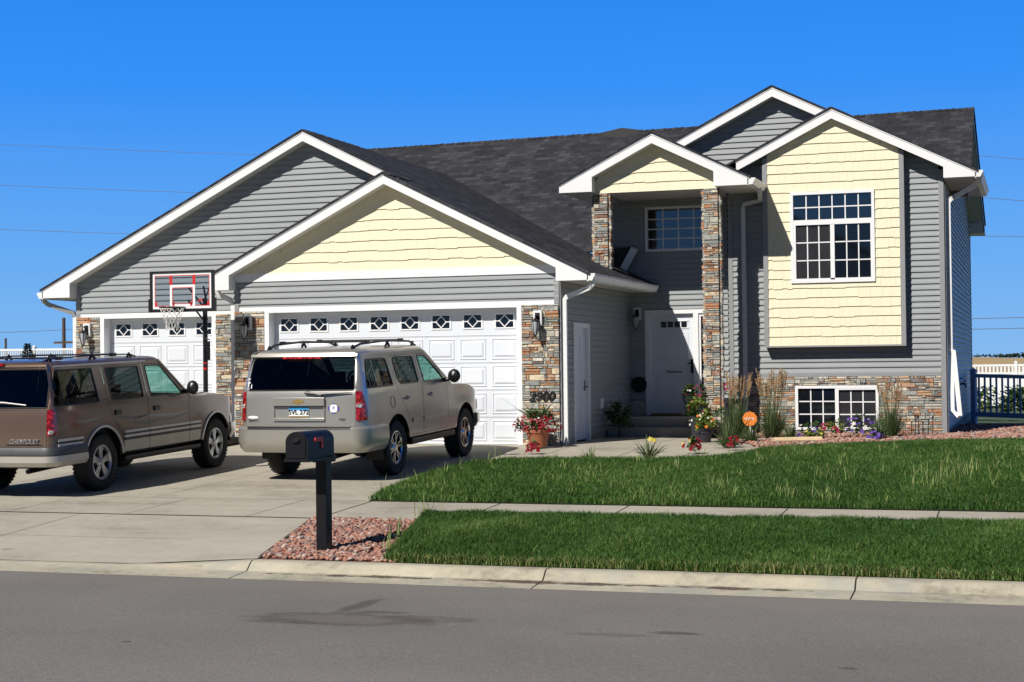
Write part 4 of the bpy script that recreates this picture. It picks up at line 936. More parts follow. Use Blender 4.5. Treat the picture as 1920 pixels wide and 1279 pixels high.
def reed(x,y,h,label,np_=26,lean=0.):
    t=empty('ornamental_grass',(x,y,gz(y)),label,'ornamental grass','feathery grasses by the house wall')
    tuft(t,260,h*.5,.005,.8,base=.12); tuft(t,160,h*.68,.004,.35,base=.12)
    ms_=MB(); mp=MB()
    for _ in range(np_):
        a=random.uniform(0,6.28); s=random.random()**.6*.22; hh=h*random.uniform(.72,1.); d=Vector((math.cos(a)*s+lean,math.sin(a)*s,1)).normalized()
        b=Vector((math.cos(a)*.06,math.sin(a)*.06,0)); tip=b+d*hh
        ms_.tube([b,b+d*hh*.55,tip-d*.2*h],.0025,4)
        L=.23*h
        for k in range(60):
            q=tip-d*L*random.random(); e=(d*1.2+rdir(-.2,1)*.8).normalized(); 
            f_=1-abs((tip-q).length/L-.5)*1.2
            w_=Vector((random.uniform(-1,1),random.uniform(-1,1),0))*.008; mp.add([q-w_,q+w_,q+e*.055*h*(.4+.6*f_)],[(0,1,2)])
    ms_.build('stem','reed',t); mp.build('plume','plume',t); return t
reed(8.50,1.9,1.30,'tall feathery grass left of the round orange sign',22,.09)
reed(9.12,2.3,1.33,'tall feathery grass between the orange sign and the basement window',34)
reed(11.15,3.2,1.12,'feathery grass right of the basement window',18)
# daylilies and low clumps at the lawn edge
def lily(x,y,h,label,fl=None,n=70):
    t=empty('daylily',(x,y,gz(y)),label,'daylily','strappy clumps along the walk'); tuft(t,n,h,.009,1.0,'reed',.05,dr=.8)
    if fl: blooms((0.06,0,h*.75),.06,.05,.04,3,.045,t,fl)
    return t
lily(7.02,-2.75,.27,'small strappy clump in front of the side door',None,40); lily(7.93,-2.55,.42,'strappy daylily clump with one yellow bloom below the front door','fyellow',80)
lily(8.75,-.3,.48,'broad strappy green clump in front of the planter with pink flowers',None,150)
lily(9.55,1.6,.36,'dark leafy clump left of the basement window',None,120); lily(11.0,2.3,.42,'coarse green clump under the right end of the basement window',None,110); lily(8.95,1.0,.4,'low green clump behind the orange sign post',None,110)
def lowflow(x,y,h,sp,label,fl,n=26,leaf='leaf',size=.03,name='flowering_plant',nl=160):
    t=empty(name,(x,y,gz(y)),label,'flowers','low flowers in the beds'); bush((0,0,h*.4),sp,sp*.7,h*.6,nl,.06,.018,t,leaf)
    for f,k in fl: blooms((0,0,h*.45),sp,sp*.7,h*.6,k,size,t,f)
    return t
lowflow(5.80,-1.75,.20,.13,'small red flower clump in front of the terracotta pot',[('fred',34)],size=.035,nl=60)
lowflow(8.42,-1.55,.26,.16,'red flowers at the end of the walk',[('fred',26),('fyellow',2)],size=.035)
lowflow(8.98,-.85,.22,.12,'red flowers at the lawn edge below the orange sign',[('fred',16)],size=.035,nl=70)
lowflow(10.15,2.55,.30,.22,'magenta petunias among lime leaves',[('fpink',10),('fred',9)],leaf='leafy',size=.034,nl=260)
lowflow(10.62,2.75,.42,.30,'purple petunias under the basement window',[('fpurple',22),('fwhite',6)],size=.038,nl=300)
lowflow(9.75,2.55,.26,.26,'pale violet petunias at the left window edge',[('fpurple',11),('fwhite',3)],size=.035,nl=220)
lowflow(11.0,2.15,.16,.14,'last purple petunia clump at the lawn edge',[('fpurple',9)],size=.045,nl=80)
lowflow(9.95,2.1,.2,.24,'lime green low foliage in front of the petunias',[('fyellow',2)],leaf='leafy',nl=240)
# potted plants
def pot(t,r0,r1,h,mat='terra'):
    m=MB(); m.lathe([(0,0),(r0,0),(r0*1.02,.01),(r1*.96,h*.82),(r1*.97,h*.83),(r1*1.06,h*.84),(r1*1.07,h),(r1*.97,h),(r1*.95,h*.9),(0,h*.88)],n=28); return m.build('pot',mat,t,smooth=True)
t=empty('flower_pot',(5.52,-.62,0),'terracotta pot overflowing with red flowers and spiky grass beside the garage door','potted plant')
pot(t,.14,.21,.30); bush((0,0,.36),.36,.25,.22,700,.07,.018,t); blooms((-.02,0,.34),.42,.28,.24,130,.026,t,'fred'); blooms((.1,0,.34),.40,.28,.2,10,.025,t,'fwhite')
it=[((0,0,.4),(random.uniform(-.9,.9),random.uniform(-.6,.3),1),random.uniform(.35,.72),.011,random.uniform(.1,.7),random.random()) for _ in range(34)]+[((0,0,.4),(-.95,-.2,.75),.95,.012,.05,.6)]
leafmesh(it).build('spikes','reed',t)
t=empty('flower_pot',(7.72,2.6,0),'dark pot of trailing foliage and small pale blooms before the stone column','potted plant')
pot(t,.15,.21,.42,'ceramic'); bush((0,0,.5),.36,.28,.24,300,.07,.02,t,'leafy',zlow=-.7); bush((0,0,.48),.38,.28,.26,620,.075,.02,t,zlow=-.7)
for f,k in (('fpink',3),('fred',6),('fwhite',6),('forange',3)): blooms((0,0,.48),.40,.30,.28,k,.022,t,f,zlow=-.7)
t=empty('flower_basket',(7.50,2.95,.0),'dark round bush of pink flowers on a stand left of the column','potted plant')
m=MB(); m.tube([(0,0,.0),(0,0,.66)],.015,6); m.lathe([(0,.60),(.14,.62),(.19,.76),(.2,.78)],n=18); m.build('stand','ceramic',t)
bush((0,0,.80),.20,.18,.18,520,.06,.018,t,zlow=-.6); 
for f,k in (('fpink',9),('fwhite',3),('fred',4)): blooms((.03,0,.82),.22,.2,.18,k,.024,t,f,zlow=-.2)
t=empty('flower_basket',(7.86,4.4,.0),'dark pot with magenta flowers behind the stone column','potted plant')
pot(t,.13,.17,.72,'ceramic'); bush((0,0,.80),.16,.14,.14,160,.06,.016,t); blooms((0,0,.86),.13,.12,.14,12,.034,t,'fpink')
t=empty('flower_pot',(8.05,1.2,0),'low pot of cream and orange blooms in front of the entry step','potted plant')
pot(t,.13,.17,.2,'ceramic'); bush((0,0,.30),.26,.2,.2,300,.07,.02,t,'leafy'); blooms((0,0,.34),.28,.22,.2,12,.024,t,'fwhite'); blooms((0,0,.34),.28,.22,.2,5,.034,t,'forange')
t=empty('shrub',(6.05,3.0,0),'dark shrub in the shade beside the entry step','shrub'); bush((0,0,.3),.25,.25,.35,520,.08,.02,t); 
m=MB(); m.tube([(0,0,0),(0,0,.4)],.02,6); m.build('trunk','wood',t)
o=MB(); o.lathe([(0,-.02),(.15,-.02),(.165,0),(.15,.02),(.05,.03),(0,.02)],(0,0,0),'y',28); o=o.build('garden_ornament','stoop',smooth=True); o.location=(5.98,4.75,.50); tag(o,'pale round ornament standing in the dark entry corner','ornament')
o=MB()
for k in range(90): 
    q=k*.105; kk_=(.9 if k<60 else .35); o.tube([(kk_*.13*math.cos(q),random.uniform(-.02,.02),.13*math.sin(q)),(.16*math.cos(q+.2),-.03,.16*math.sin(q+.2)),(.10*math.cos(q+.35),-.02,.10*math.sin(q+.35))],.012,4)
o.lathe([(0,-.05),(.08,-.04),(.13,-.01),(.13,.02)],(0,0,0),'y',14); MT['dkleaf']=pm('dark_dried_foliage',(.012,.016,.010),.9); o=o.build('door_wreath','dkleaf'); o.location=(5.95,YD-.03,.99); tag(o,'dark round wreath low on the wall left of the front door','wreath')
# garden edging, stakes
o=MB(); o.tube([(9.35,.95,.05),(9.75,1.15,.05),(10.15,1.25,.055)],.055,8); o=o.build('edging_log','vinyl'); MT['edge']=pm('pale_edging',(.62,.47,.28),.8); o.data.materials[0]=MT['edge']; tag(o,'pale tan edging log lying at the bed edge','edging')
m=MB()
for i,x in enumerate((0,.07,.12,.20,.30,.38)): m.tube([(x,0,0),(x+.01,0,.26+.05*(i%3))],.008,5); m.lathe([(0,.03),(.016,.02),(.018,0),(0,-.02)],(x+.01,0,.27+.05*(i%3)),n=6)
m.tube([(-.02,0,.14),(.4,0,.15)],.006,5); o=m.build('garden_stakes','black'); o.location=(11.52,3.4,0); tag(o,'small black metal garden stakes by the house corner','garden stakes')
# yard sign
t=empty('yard_sign',(8.80,1.75,0),'round orange security sign on a short stake in the bed','sign')
n8=10; m=MB(); m.prism([(.135*math.cos(2*math.pi*(k+.5)/n8),.40+.135*math.sin(2*math.pi*(k+.5)/n8)) for k in range(n8)],-.008,.008); m.build('sign_face','orange',t)
m=MB(); m.tube([(0,.015,0),(0,.015,.40)],.012,6); m.build('stake','white',t)
text('vivint.',.085,'white',t,Matrix.Translation((0,-.011,.41))@Matrix.Rotation(R(90),4,'X'),'lettering',ext=.001)
t=empty('path_light',(8.88,1.4,0),'small clear garden light at the foot of the orange sign','garden light'); m=MB(); m.tube([(0,0,0),(0,0,.14)],.008,6); m.build('stake','black',t); m=MB(); m.lathe([(0,.22),(.05,.20),(.055,.18),(.04,.14),(0,.13)],n=12); m.build('lamp_head','lampglass',t,smooth=True)
# ---------------------------------------------------------------- mailbox
t=empty('mailbox',(6.88,-12.33,gz(-12.33)),'black post mounted mailbox with a red flag by the curb','mailbox',rz=R(-5))
m=MB(); m.box(-.06,.06,-.06,.06,-.1,.98); m.box(-.075,.075,-.10,.12,.90,.955); o=m.build('post','plastic',t)
bv=o.modifiers.new('b','BEVEL'); bv.width=.006; bv.segments=2
MBX=Matrix.Translation((-.055,-.15,0))
prof=[(-.115,0),(.115,0),(.115,.17)]+[(.115*math.cos(R(a)),.17+.10*math.sin(R(a))) for a in range(10,180,10)]+[(-.115,.17)]
zb=.955
m=MB(); m.prism([(x,z+zb) for x,z in prof],-.26,.26); o=m.build('box','plastic',t,smooth=30)
m=MB(); m.prism([(x*1.09,z*1.03+zb-.01) for x,z in prof],-.285,-.245); m.box(-.14,.14,-.30,.27,zb-.03,zb); m.build('hood','plastic',t,smooth=30)
m=MB(); m.prism([(x*.9,z*.93+zb+.008) for x,z in prof],-.293,-.285); d_=m.build('door','plastic',t,smooth=30)
m=MB(); m.prism([(.045*math.cos(R(a)),zb+.185+.022*math.sin(R(a))) for a in range(0,360,30)],-.318,-.293); m.build('handle','black',d_)
m=MB(); m.box(.116,.124,-.13,.03,zb+.165,zb+.205); m.box(.116,.124,-.01,.03,zb+.095,zb+.165); m.lathe([(0,.0),(.02,0),(.02,.012),(0,.012)],(.116,-.115,zb+.185),'x',10); m.build('flag','red',t)
for c_ in list(t.children)+[q for c_ in t.children for q in c_.children]:
    if not c_.name.startswith('post'): c_.data.transform(MBX)
# ---------------------------------------------------------------- basketball hoop
t=empty('basketball_hoop',(-.93,-.62,gz(-.62)),'portable basketball hoop with a clear backboard in front of the narrow garage door','basketball hoop')
m=MB(); m.tube([(0,0,.1),(0,0,2.75)],.045,14); m.build('pole','black',t,smooth=True)
m=MB(); m.box(-.4,.4,-.3,.75,.0,.16); o=m.build('base','plastic',t); bv=o.modifiers.new('b','BEVEL'); bv.width=.05; bv.segments=3
m=MB(); m.tube([(0,0,1.42),(0,0,1.47)],.0475,14,r=.5); m.tube([(0,0,1.53),(0,0,1.56)],.0475,14,r=.5); m.build('pole_band','red',t)
m=MB(); m.box(.03,.085,-.03,.03,1.60,1.95); m.tube([(.0,-.05,2.0),(.12,-.06,1.98)],.012,6); m.build('height_adjuster','black',t)
m=MB()
for sx in(-.16,.16):
    m.tube([(sx*.25,0,2.6),(sx,-.34,2.95)],.018,6); m.tube([(sx*.25,0,2.35),(sx,-.34,2.70)],.018,6)
m.tube([(-.05,0,2.6),(.3,-.34,2.98)],.012,6); m.build('arm','black',t)
BX=-.26; bz0,bz1=2.49,3.25; by=-.38; x0,x1=BX-.66,BX+.66
m=MB()
for (a,b,c,d) in ((x0,x1,bz1-.035,bz1),(x0-.02,x1+.02,bz0,bz0+.06),(x0,x0+.045,bz0+.06,bz1-.035),(x1-.045,x1,bz0+.06,bz1-.035)): m.box(a,b,by-.03,by+.03,c,d)
m.box(x0-.03,x0+.03,by-.035,by+.035,bz0+.0,bz0+.25); m.box(x1-.03,x1+.03,by-.035,by+.035,bz0+.0,bz0+.25)
bb=m.build('backboard_frame','black',t)
m=MB(); m.box(x0+.04,x1-.04,by-.004,by+.004,bz0+.05,bz1-.03); m.build('backboard','acrylic',bb)
def strip4(a,b,c,d,w_,y,mat,nm):
    m=MB()
    for q in ((a,b,d-w_,d),(a,b,c,c+w_),(a,a+w_,c+w_,d-w_),(b-w_,b,c+w_,d-w_)): m.box(q[0],q[1],y-.002,y,q[2],q[3])
    return m.build(nm,mat,bb)
strip4(x0+.045,x1-.045,bz0+.06,bz1-.035,.045,by-.006,'white','white_border')
strip4(x0+.09,x1-.09,bz0+.105,bz1-.08,.014,by-.0065,'red','red_border')
strip4(BX-.25,BX+.27,bz0+.10,bz0+.50,.045,by-.008,'white','shooting_square'); strip4(BX-.205,BX+.225,bz0+.145,bz0+.455,.014,by-.0085,'red','shooting_square')
m=MB()
for x in (BX-.23,BX+.25): m.box(x-.03,x+.03,by-.010,by-.008,bz0+.50,bz1-.09)
for x in (x0+.1,x1-.14,BX-.2,BX+.17): m.box(x,x+.045,by-.0105,by-.0095,bz0+.11,bz0+.19)
m.build('red_marking','red',bb)
m=MB(); m.add([(BX+.38+dx,by-.011,bz0+.17+dz) for dx,dz in ((-.06,0),(-.03,.05),(0,.075),(.03,.05),(.06,0),(.02,.02),(0,.04),(-.02,.02))],[(0,1,2,6,7),(6,2,3,4,5)]); m.build('emblem','red',bb)
rim=[(BX-.03+.225*math.cos(a),by-.32+.225*math.sin(a),2.565) for a in [i*2*math.pi/24 for i in range(24)]]
m=MB(); m.tube(rim,.011,7,close=True); m.box(BX-.13,BX+.07,by-.10,by-.01,2.53,2.58); m.tube([(BX-.11,by-.02,2.50),(BX-.13,by-.12,2.56)],.01,5); m.tube([(BX+.05,by-.02,2.50),(BX+.07,by-.12,2.56)],.01,5); rm=m.build('rim','black',t,smooth=True)
m=MB(); cx,cy=BX-.03,by-.32
for k in range(12):
    for s in (1,-1):
        pts=[]
        for j in range(9):
            u=j/8; a=2*math.pi*(k/12)+s*u*1.35; rr=.215-.105*min(1,u*1.35); pts.append((cx+rr*math.cos(a)+random.uniform(-.01,.01)*u,cy+rr*math.sin(a),2.55-u*.40+random.uniform(-.008,.008)))
        m.tube(pts,.0055,4)
m.build('net','net',rm)
# ---------------------------------------------------------------- fences
def fence(name,a,b,h,label,mat='vinyl',pw_=.04,sp=.11,post=2.4,lattice=False,zf=None,sub=60):
    a,b=Vector(a),Vector(b); L=(b-a).length; d=(b-a)/L; ang=math.atan2(d.y,d.x)
    t=empty(name,a,label,'fence' if 'gate' not in name else 'gate'); Mx=Matrix.Rotation(ang,4,'Z')
    sl=d.z/math.hypot(d.x,d.y); Lh=math.hypot(*(b-a)[:2])
    Z=lambda x:x*sl
    def bx(m,x0,x1,y0,y1,z0,z1):
        V=[Mx@Vector((x,y,z+Z(x))) for z in (z0,z1) for y in (y0,y1) for x in (x0,x1)]; m.add(V,[(0,2,3,1),(4,5,7,6),(0,1,5,4),(1,3,7,5),(3,2,6,7),(2,0,4,6)],.5)
    n=max(1,round(Lh/post)); 
    for i in range(n+1):
        x=Lh*i/n; m=MB(); bx(m,x-.06,x+.06,-.06,.06,-.3,h+.06); bx(m,x-.075,x+.075,-.075,.075,h+.06,h+.085); V=[Mx@Vector((x+p,q,h+.085+Z(x))) for p,q in ((-.07,-.07),(.07,-.07),(.07,.07),(-.07,.07))]+[Mx@Vector((x,0,h+.15+Z(x)))]; m.add(V,[(0,1,4),(1,2,4),(2,3,4),(3,0,4)],.5); m.build('post',mat,t)
    for i in range(n):
        x0,x1=Lh*i/n+.06,Lh*(i+1)/n-.06; m=MB()
        bx(m,x0,x1,-.025,.025,h-.09,h); bx(m,x0,x1,-.025,.025,.08,.20)
        if lattice: bx(m,x0,x1,-.022,.022,h-.42,h-.34); bx(m,x0,x1,-.01,.01,.2,h-.42)
        k=int((x1-x0)/sp); 
        for j in range(k):
            x=x0+(x1-x0)*(j+.5)/k; bx(m,x-pw_/2,x+pw_/2,-.012,.012,(h-.34 if lattice else .2),h-.09)
        m.build('panel',mat,t)
    return t
fence('picket_fence',(-42,34,.75),(-8,30,.55),1.72,'white vinyl picket fence far behind the cars',sp=.10,pw_=.045,post=2.45)
fence('garden_fence',(8,45,-.62),(30,43.5,-.62),1.86,'white vinyl fence behind the back yard bushes',lattice=True,sp=.15,pw_=.075)
fence('side_gate',(12.28,13.4,-.03),(14.3,12.6,-.09),1.12,'white vinyl gate tinted blue for shade, standing open beside the house',mat='vinyl_shade',sp=.145,pw_=.045,post=4.6)
for i,(x,y,rx,h) in enumerate(((11.6,27,1.1,.95),(13.1,26,1.0,.88),(14.6,27,1.1,.92),(16.3,26.5,1.1,.95))):
    t=empty('bush',(x,y,terr(x,y)),['leafy green bush behind the gate, next to the house wall','leafy green bush seen through the middle of the gate','leafy green bush seen through the right of the gate','leafy green bush beyond the right end of the gate'][i],'bush','bushes in the back yard'); bush((0,0,.45),rx,.6,h*.6,900,.14,.05,t,'leafy' if i%2==0 else 'leaf')
# ---------------------------------------------------------------- utility poles and cables
def upole(x,y,ztop,zb,label,arms=True,r0=.14):
    t=empty('utility_pole',(x,y,zb),label,'utility pole','utility poles on the horizon'); h=ztop-zb
    m=MB(); m.tube([(0,0,0),(0,0,h)],[r0*1.3,r0],8); m.build('pole','wood',t)
    if arms: m=MB(); m.box(-.95,.95,-.08,.08,h*.66,h*.66+.18); m.build('crossarm','wood',t)
upole(-64.5,90,5.9,-.5,'brown utility pole just left of the garage'); upole(-91.8,120,5.0,-.5,'thin dark utility pole at the left edge',False,.12)
upole(-64.3,99,4.7,-.5,'second thin pole close behind the brown one',False,.10)
def cable(pts,label,r=.02):
    m=MB(); P=[]
    for (x0,y0,z0,s),(x1,y1,z1,_) in zip(pts,pts[1:]):
        for i in range(24): u=i/24; P.append((x0+(x1-x0)*u,y0+(y1-y0)*u,z0+(z1-z0)*u-4*s*u*(1-u)))
    P.append(pts[-1][:3]); m.tube(P,r,5); o=m.build('power_cable','wire'); tag(o,label,'cable','power cables crossing the sky')
cable([(-90,60,21.,1.5),(11.3,60,12.1,1.),(60,60,9.,0)],'uppermost thin power cable across the sky',.014)
cable([(-90,60,17.6,1.2),(11.4,60,9.9,1.),(60,60,7.5,0)],'second power cable from the top',.016)
cable([(-90,60,14.2,1.2),(10.6,60,7.95,.6),(60,60,7.6,0)],'third power cable from the top, lowest of the long ones',.016)
cable([(-140,100,4.9,.3),(-63.6,90,4.9,.3)],'low cable ending at the brown utility pole',.025)
cable([(9.6,60,3.6,0),(60,60,3.9,0)],'low cable right of the house above the field',.02); cable([(9.6,60,3.05,0),(60,60,3.3,0)],'lowest cable right of the house above the field',.02)
# conifer beyond the left fence
t=empty('conifer_tree',(-20.6,22,.35),'small dark spruce in front of the white fence at the left','tree')
m=MB(); m.tube([(0,0,0),(0,0,2.0)],[.06,.012],6); m.build('trunk','wood',t)
m=MB()
for k in range(2600):
    u=random.random()**.75; z=.25+1.8*u; rr=.72*(1-u)**.9*(.55+.45*(math.sin(z*19)*.5+.5))+.03; a=random.uniform(0,6.28); q=random.random()**.4*rr
    if math.sin(a*3+z*5)>.72: continue
    p=Vector((q*math.cos(a),q*math.sin(a),z-q*.25)); d=Vector((math.cos(a),math.sin(a),random.uniform(-.2,.5))); s=Vector((-math.sin(a),math.cos(a),random.uniform(-.5,.5)))*.022
    m.add([p-s,p+s,p+d*.11],[(0,1,2)])
m.build('crown','needle',t)
# far shelterbelt
m=MB()
for k in range(2600):
    x=random.uniform(-700,500); h=random.uniform(1.6,4.2)*(1+.4*math.sin(x*.05)); y=1290+random.uniform(-6,6)
    z0=terr(x,1290); 
    for j in range(3):
        c=Vector((x+random.uniform(-2,2),y,z0+h*random.uniform(.3,.8))); V=[c+rdir(-1,1)*h*random.uniform(.35,.6) for _ in range(5)]; m.add(V,[(0,1,2),(2,3,4),(1,3,0)])
o=m.build('distant_trees','farleaf'); tag(o,'dark line of far trees along the horizon','trees'); o['kind']='stuff'
# ---------------------------------------------------------------- cars
def carpaint(name,col,rough=.3,metal=.55):
    m,nt,b=nodes(name); b.inputs['Base Color'].default_value=(*col,1); b.inputs['Metallic'].default_value=metal; b.inputs['Roughness'].default_value=rough
    b.inputs['Coat Weight'].default_value=.7; b.inputs['Coat Roughness'].default_value=.10
    p=obco(nt); n=noise(nt,2.5,4,.6,p); f=ramp(nt,n.outputs[0],[(.3,tuple(c*.94 for c in col)),(.7,tuple(min(1,c*1.04) for c in col))])
    z=nt.nodes.new('ShaderNodeSeparateXYZ'); nt.links.new(p,z.inputs[0]); d=ramp(nt,math_(nt,'ADD',z.outputs[2],math_(nt,'MULTIPLY',n.outputs[0],.25)),[(.0,1.),(.75,0.)])
    nt.links.new(mixc(nt,f,(.30,.27,.21),math_(nt,'MULTIPLY',d,.25)),b.inputs['Base Color']); 
    rr=ramp(nt,d,[(0,rough),(1,.6)]); nt.links.new(rr,b.inputs['Roughness']); return m
MT['silver']=carpaint('silver_beige_car_paint',(.45,.435,.395),.28,.6)
MT['brown']=carpaint('brown_car_paint',(.165,.108,.078),.28,.45)
MT['pewter']=carpaint('pewter_lower_paint',(.50,.48,.43),.35,.45)
MT['chrome']=pm('chrome',(.70,.70,.71),.24,metal=1,var=.05)
MT['alloy']=pm('alloy_wheel',(.50,.51,.53),.28,metal=.75,var=.08)
MT['tyre']=pm('tyre_rubber',(.016,.016,.017),.85,var=.35,scale=12,bmp=.15)
MT['clad']=pm('dark_grey_cladding',(.05,.053,.06),.5,var=.1)
MT['trim']=pm('silver_molding',(.58,.57,.55),.35,metal=.3)
MT['darkglass']=glassmat('privacy_glass',(.05,.06,.065),1.33)
MT['teal']=glassmat('tinted_front_glass',(.42,.66,.60),1.5)
MT['rearglass']=glassmat('rear_privacy_glass',(.04,.05,.06),1.7)
MT['seat']=pm('dark_car_seat',(.016,.016,.017),.85)
def lampmat(name,col):
    m,nt,b=nodes(name); b.inputs['Base Color'].default_value=(*col,1); b.inputs['Roughness'].default_value=.12; b.inputs['Coat Weight'].default_value=1; p=obco(nt)
    v=nt.nodes.new('ShaderNodeTexVoronoi'); v.inputs['Scale'].default_value=26; nt.links.new(p,v.inputs['Vector']); c=ramp(nt,v.outputs['Distance'],[(.0,tuple(min(1,x*2.4+.02) for x in col)),(.6,tuple(x*.5 for x in col))]); nt.links.new(c,b.inputs['Base Color']); return m
MT['lamp']=lampmat('red_lamp_lens',(.36,.006,.010)); MT['clear']=lampmat('clear_lamp_lens',(.5,.5,.5)); MT['plate']=pm('plate_white',(.75,.78,.80),.4); MT['plateblue']=pm('plate_blue',(.04,.35,.75),.4); MT['gold']=pm('gold_emblem',(.50,.32,.10),.3,metal=.6)
def rpoly(pts,r=.05,n=4):
    out=[]; k=len(pts)
    for i in range(k):
        a,b,c=Vector(pts[i-1][:2]),Vector(pts[i][:2]),Vector(pts[(i+1)%k][:2]); rr=pts[i][2] if len(pts[i])>2 else r
        u=(a-b); v=(c-b); rr=min(rr,u.length*.45,v.length*.45)
        if rr<.004: out.append(tuple(b)); continue
        p=b+u.normalized()*rr; q=b+v.normalized()*rr
        for j in range(n+1):
            t=j/n; out.append(tuple(p*(1-t)**2+b*2*t*(1-t)+q*t*t))
    return out
def dens(P,d=.07):
    out=[]; k=len(P)
    for i in range(k):
        a,b=Vector(P[i][:2]),Vector(P[(i+1)%k][:2]); n=max(1,int((b-a).length/d))
        for j in range(n): out.append(tuple(a+(b-a)*j/n))
    return out
class Car:
    def __init__(s,W,yr,yf,Rr,Rf,zb,tum,lean,zrail,paint,belt_in=.0,rb=.05):
        s.hw=W/2; s.yr=yr; s.yf=yf; s.Rr=Rr; s.Rf=Rf; s.zb=zb; s.tum=tum; s.lean=lean; s.zrail=zrail; s.rb=rb; s.a=s.hw-Rr
        s.s1=s.a; s.s2=s.a+math.pi/2*Rr; s.b=yf-Rf-(yr+Rr); s.s3=s.s2+s.b; s.s4=s.s3+math.pi/2*Rf; s.S=s.s4+s.hw-Rf
    def SY(s,y): return s.s2+y-(s.yr+s.Rr)
    def plan(s,u):
        sg=1 if u>=0 else -1; u=abs(u)
        if u<s.s1: x,y,nx,ny=u,s.yr,0,-1
        elif u<s.s2: t=(u-s.s1)/s.Rr; x=s.a+s.Rr*math.sin(t); y=s.yr+s.Rr-s.Rr*math.cos(t); nx,ny=math.sin(t),-math.cos(t)
        elif u<s.s3: x,y,nx,ny=s.hw,s.yr+s.Rr+u-s.s2,1,0
        elif u<s.s4: t=(u-s.s3)/s.Rf; x=s.hw-s.Rf+s.Rf*math.cos(t); y=s.yf-s.Rf+s.Rf*math.sin(t); nx,ny=math.cos(t),math.sin(t)
        else: x,y,nx,ny=s.hw-s.Rf-(u-s.s4),s.yf,0,1
        if y<0.3: y-= s.rb*(1-min(1,(x/s.hw)**2))*(1 if ny<-.0 else 0)*min(1,-ny*3)
        if ny>0: y+=.10*(1-min(1,(x/s.hw)**2))*min(1,ny*3)
        # body sides narrow slightly to the ends
        if nx>0: 
            if y>2.6: x-=.05*((y-2.6)/1.2)**2*nx
            if y<-.4: x-=.035*((-.4-y)/.8)**2*nx
        return x*sg,y,nx*sg,ny
    def inset(s,z,nx,ny):
        i=0
        if z<.62: i+=.10*((.62-z)/.3)**2*.5
        side=.0
        if z>s.zb-.35: side=.018*min(1,(z-s.zb+.35)/.35)
        if z>s.zb: side+=(z-s.zb)*s.tum
        rear=0
        if z>.75: rear=.03*min(1,(z-.75)/.4)
        if z>s.zb-.05: rear+=(z-s.zb+.05)*s.lean
        k=max(0,-ny)**1.3
        f=0
        if ny>0: f=.08*max(0,z-.75)**2*4
        return i+side*abs(nx)**.5*(1-k)+rear*k+f*ny
    def P(s,u,z,off=0.):
        x,y,nx,ny=s.plan(u); i=s.inset(z,nx,ny)-off; return (x-nx*i,y-ny*i,z)
    def mir(s,pts): return [(-u,z) for u,z in pts][::-1]
    def patch(s,outer,holes=(),off=0.,step=.09,flip=False,hv=None):
        O=dens(outer,.06); Hs=[dens(h,.05) for h in holes]; V=list(O); E=[(i,(i+1)%len(O)) for i in range(len(O))]
        for h in Hs: b=len(V); V+=h; E+=[(b+i,b+(i+1)%len(h)) for i in range(len(h))]
        xs=[p[0] for p in O]; zs=[p[1] for p in O]
        def inside(p,Q):
            c=False; x,y=p
            for i in range(len(Q)):
                x0,y0=Q[i];x1,y1=Q[i-1]
                if (y0>y)!=(y1>y) and x<(x1-x0)*(y-y0)/(y1-y0)+x0: c=not c
            return c
        x=min(xs)+step*.37
        while x<max(xs):
            z=min(zs)+step*.41
            while z<max(zs):
                if inside((x,z),O) and not any(inside((x,z),h) for h in Hs): V.append((x,z))
                z+=step
            x+=step
        ov,oe,of,_,_,_=delaunay_2d_cdt([Vector(p) for p in V],E,[],0,1e-6)
        F=[]
        for f in of:
            c=sum((ov[i] for i in f),Vector((0,0)))/len(f)
            if inside(c,O) and not any(inside(c,h) for h in Hs):
                a,b,d=(ov[i] for i in f[:3]); 
                cw=(b-a).cross(d-a)<0
                F.append(tuple(f)[::-1] if cw else tuple(f))
        return [s.P(v.x,v.y,off) for v in ov],F
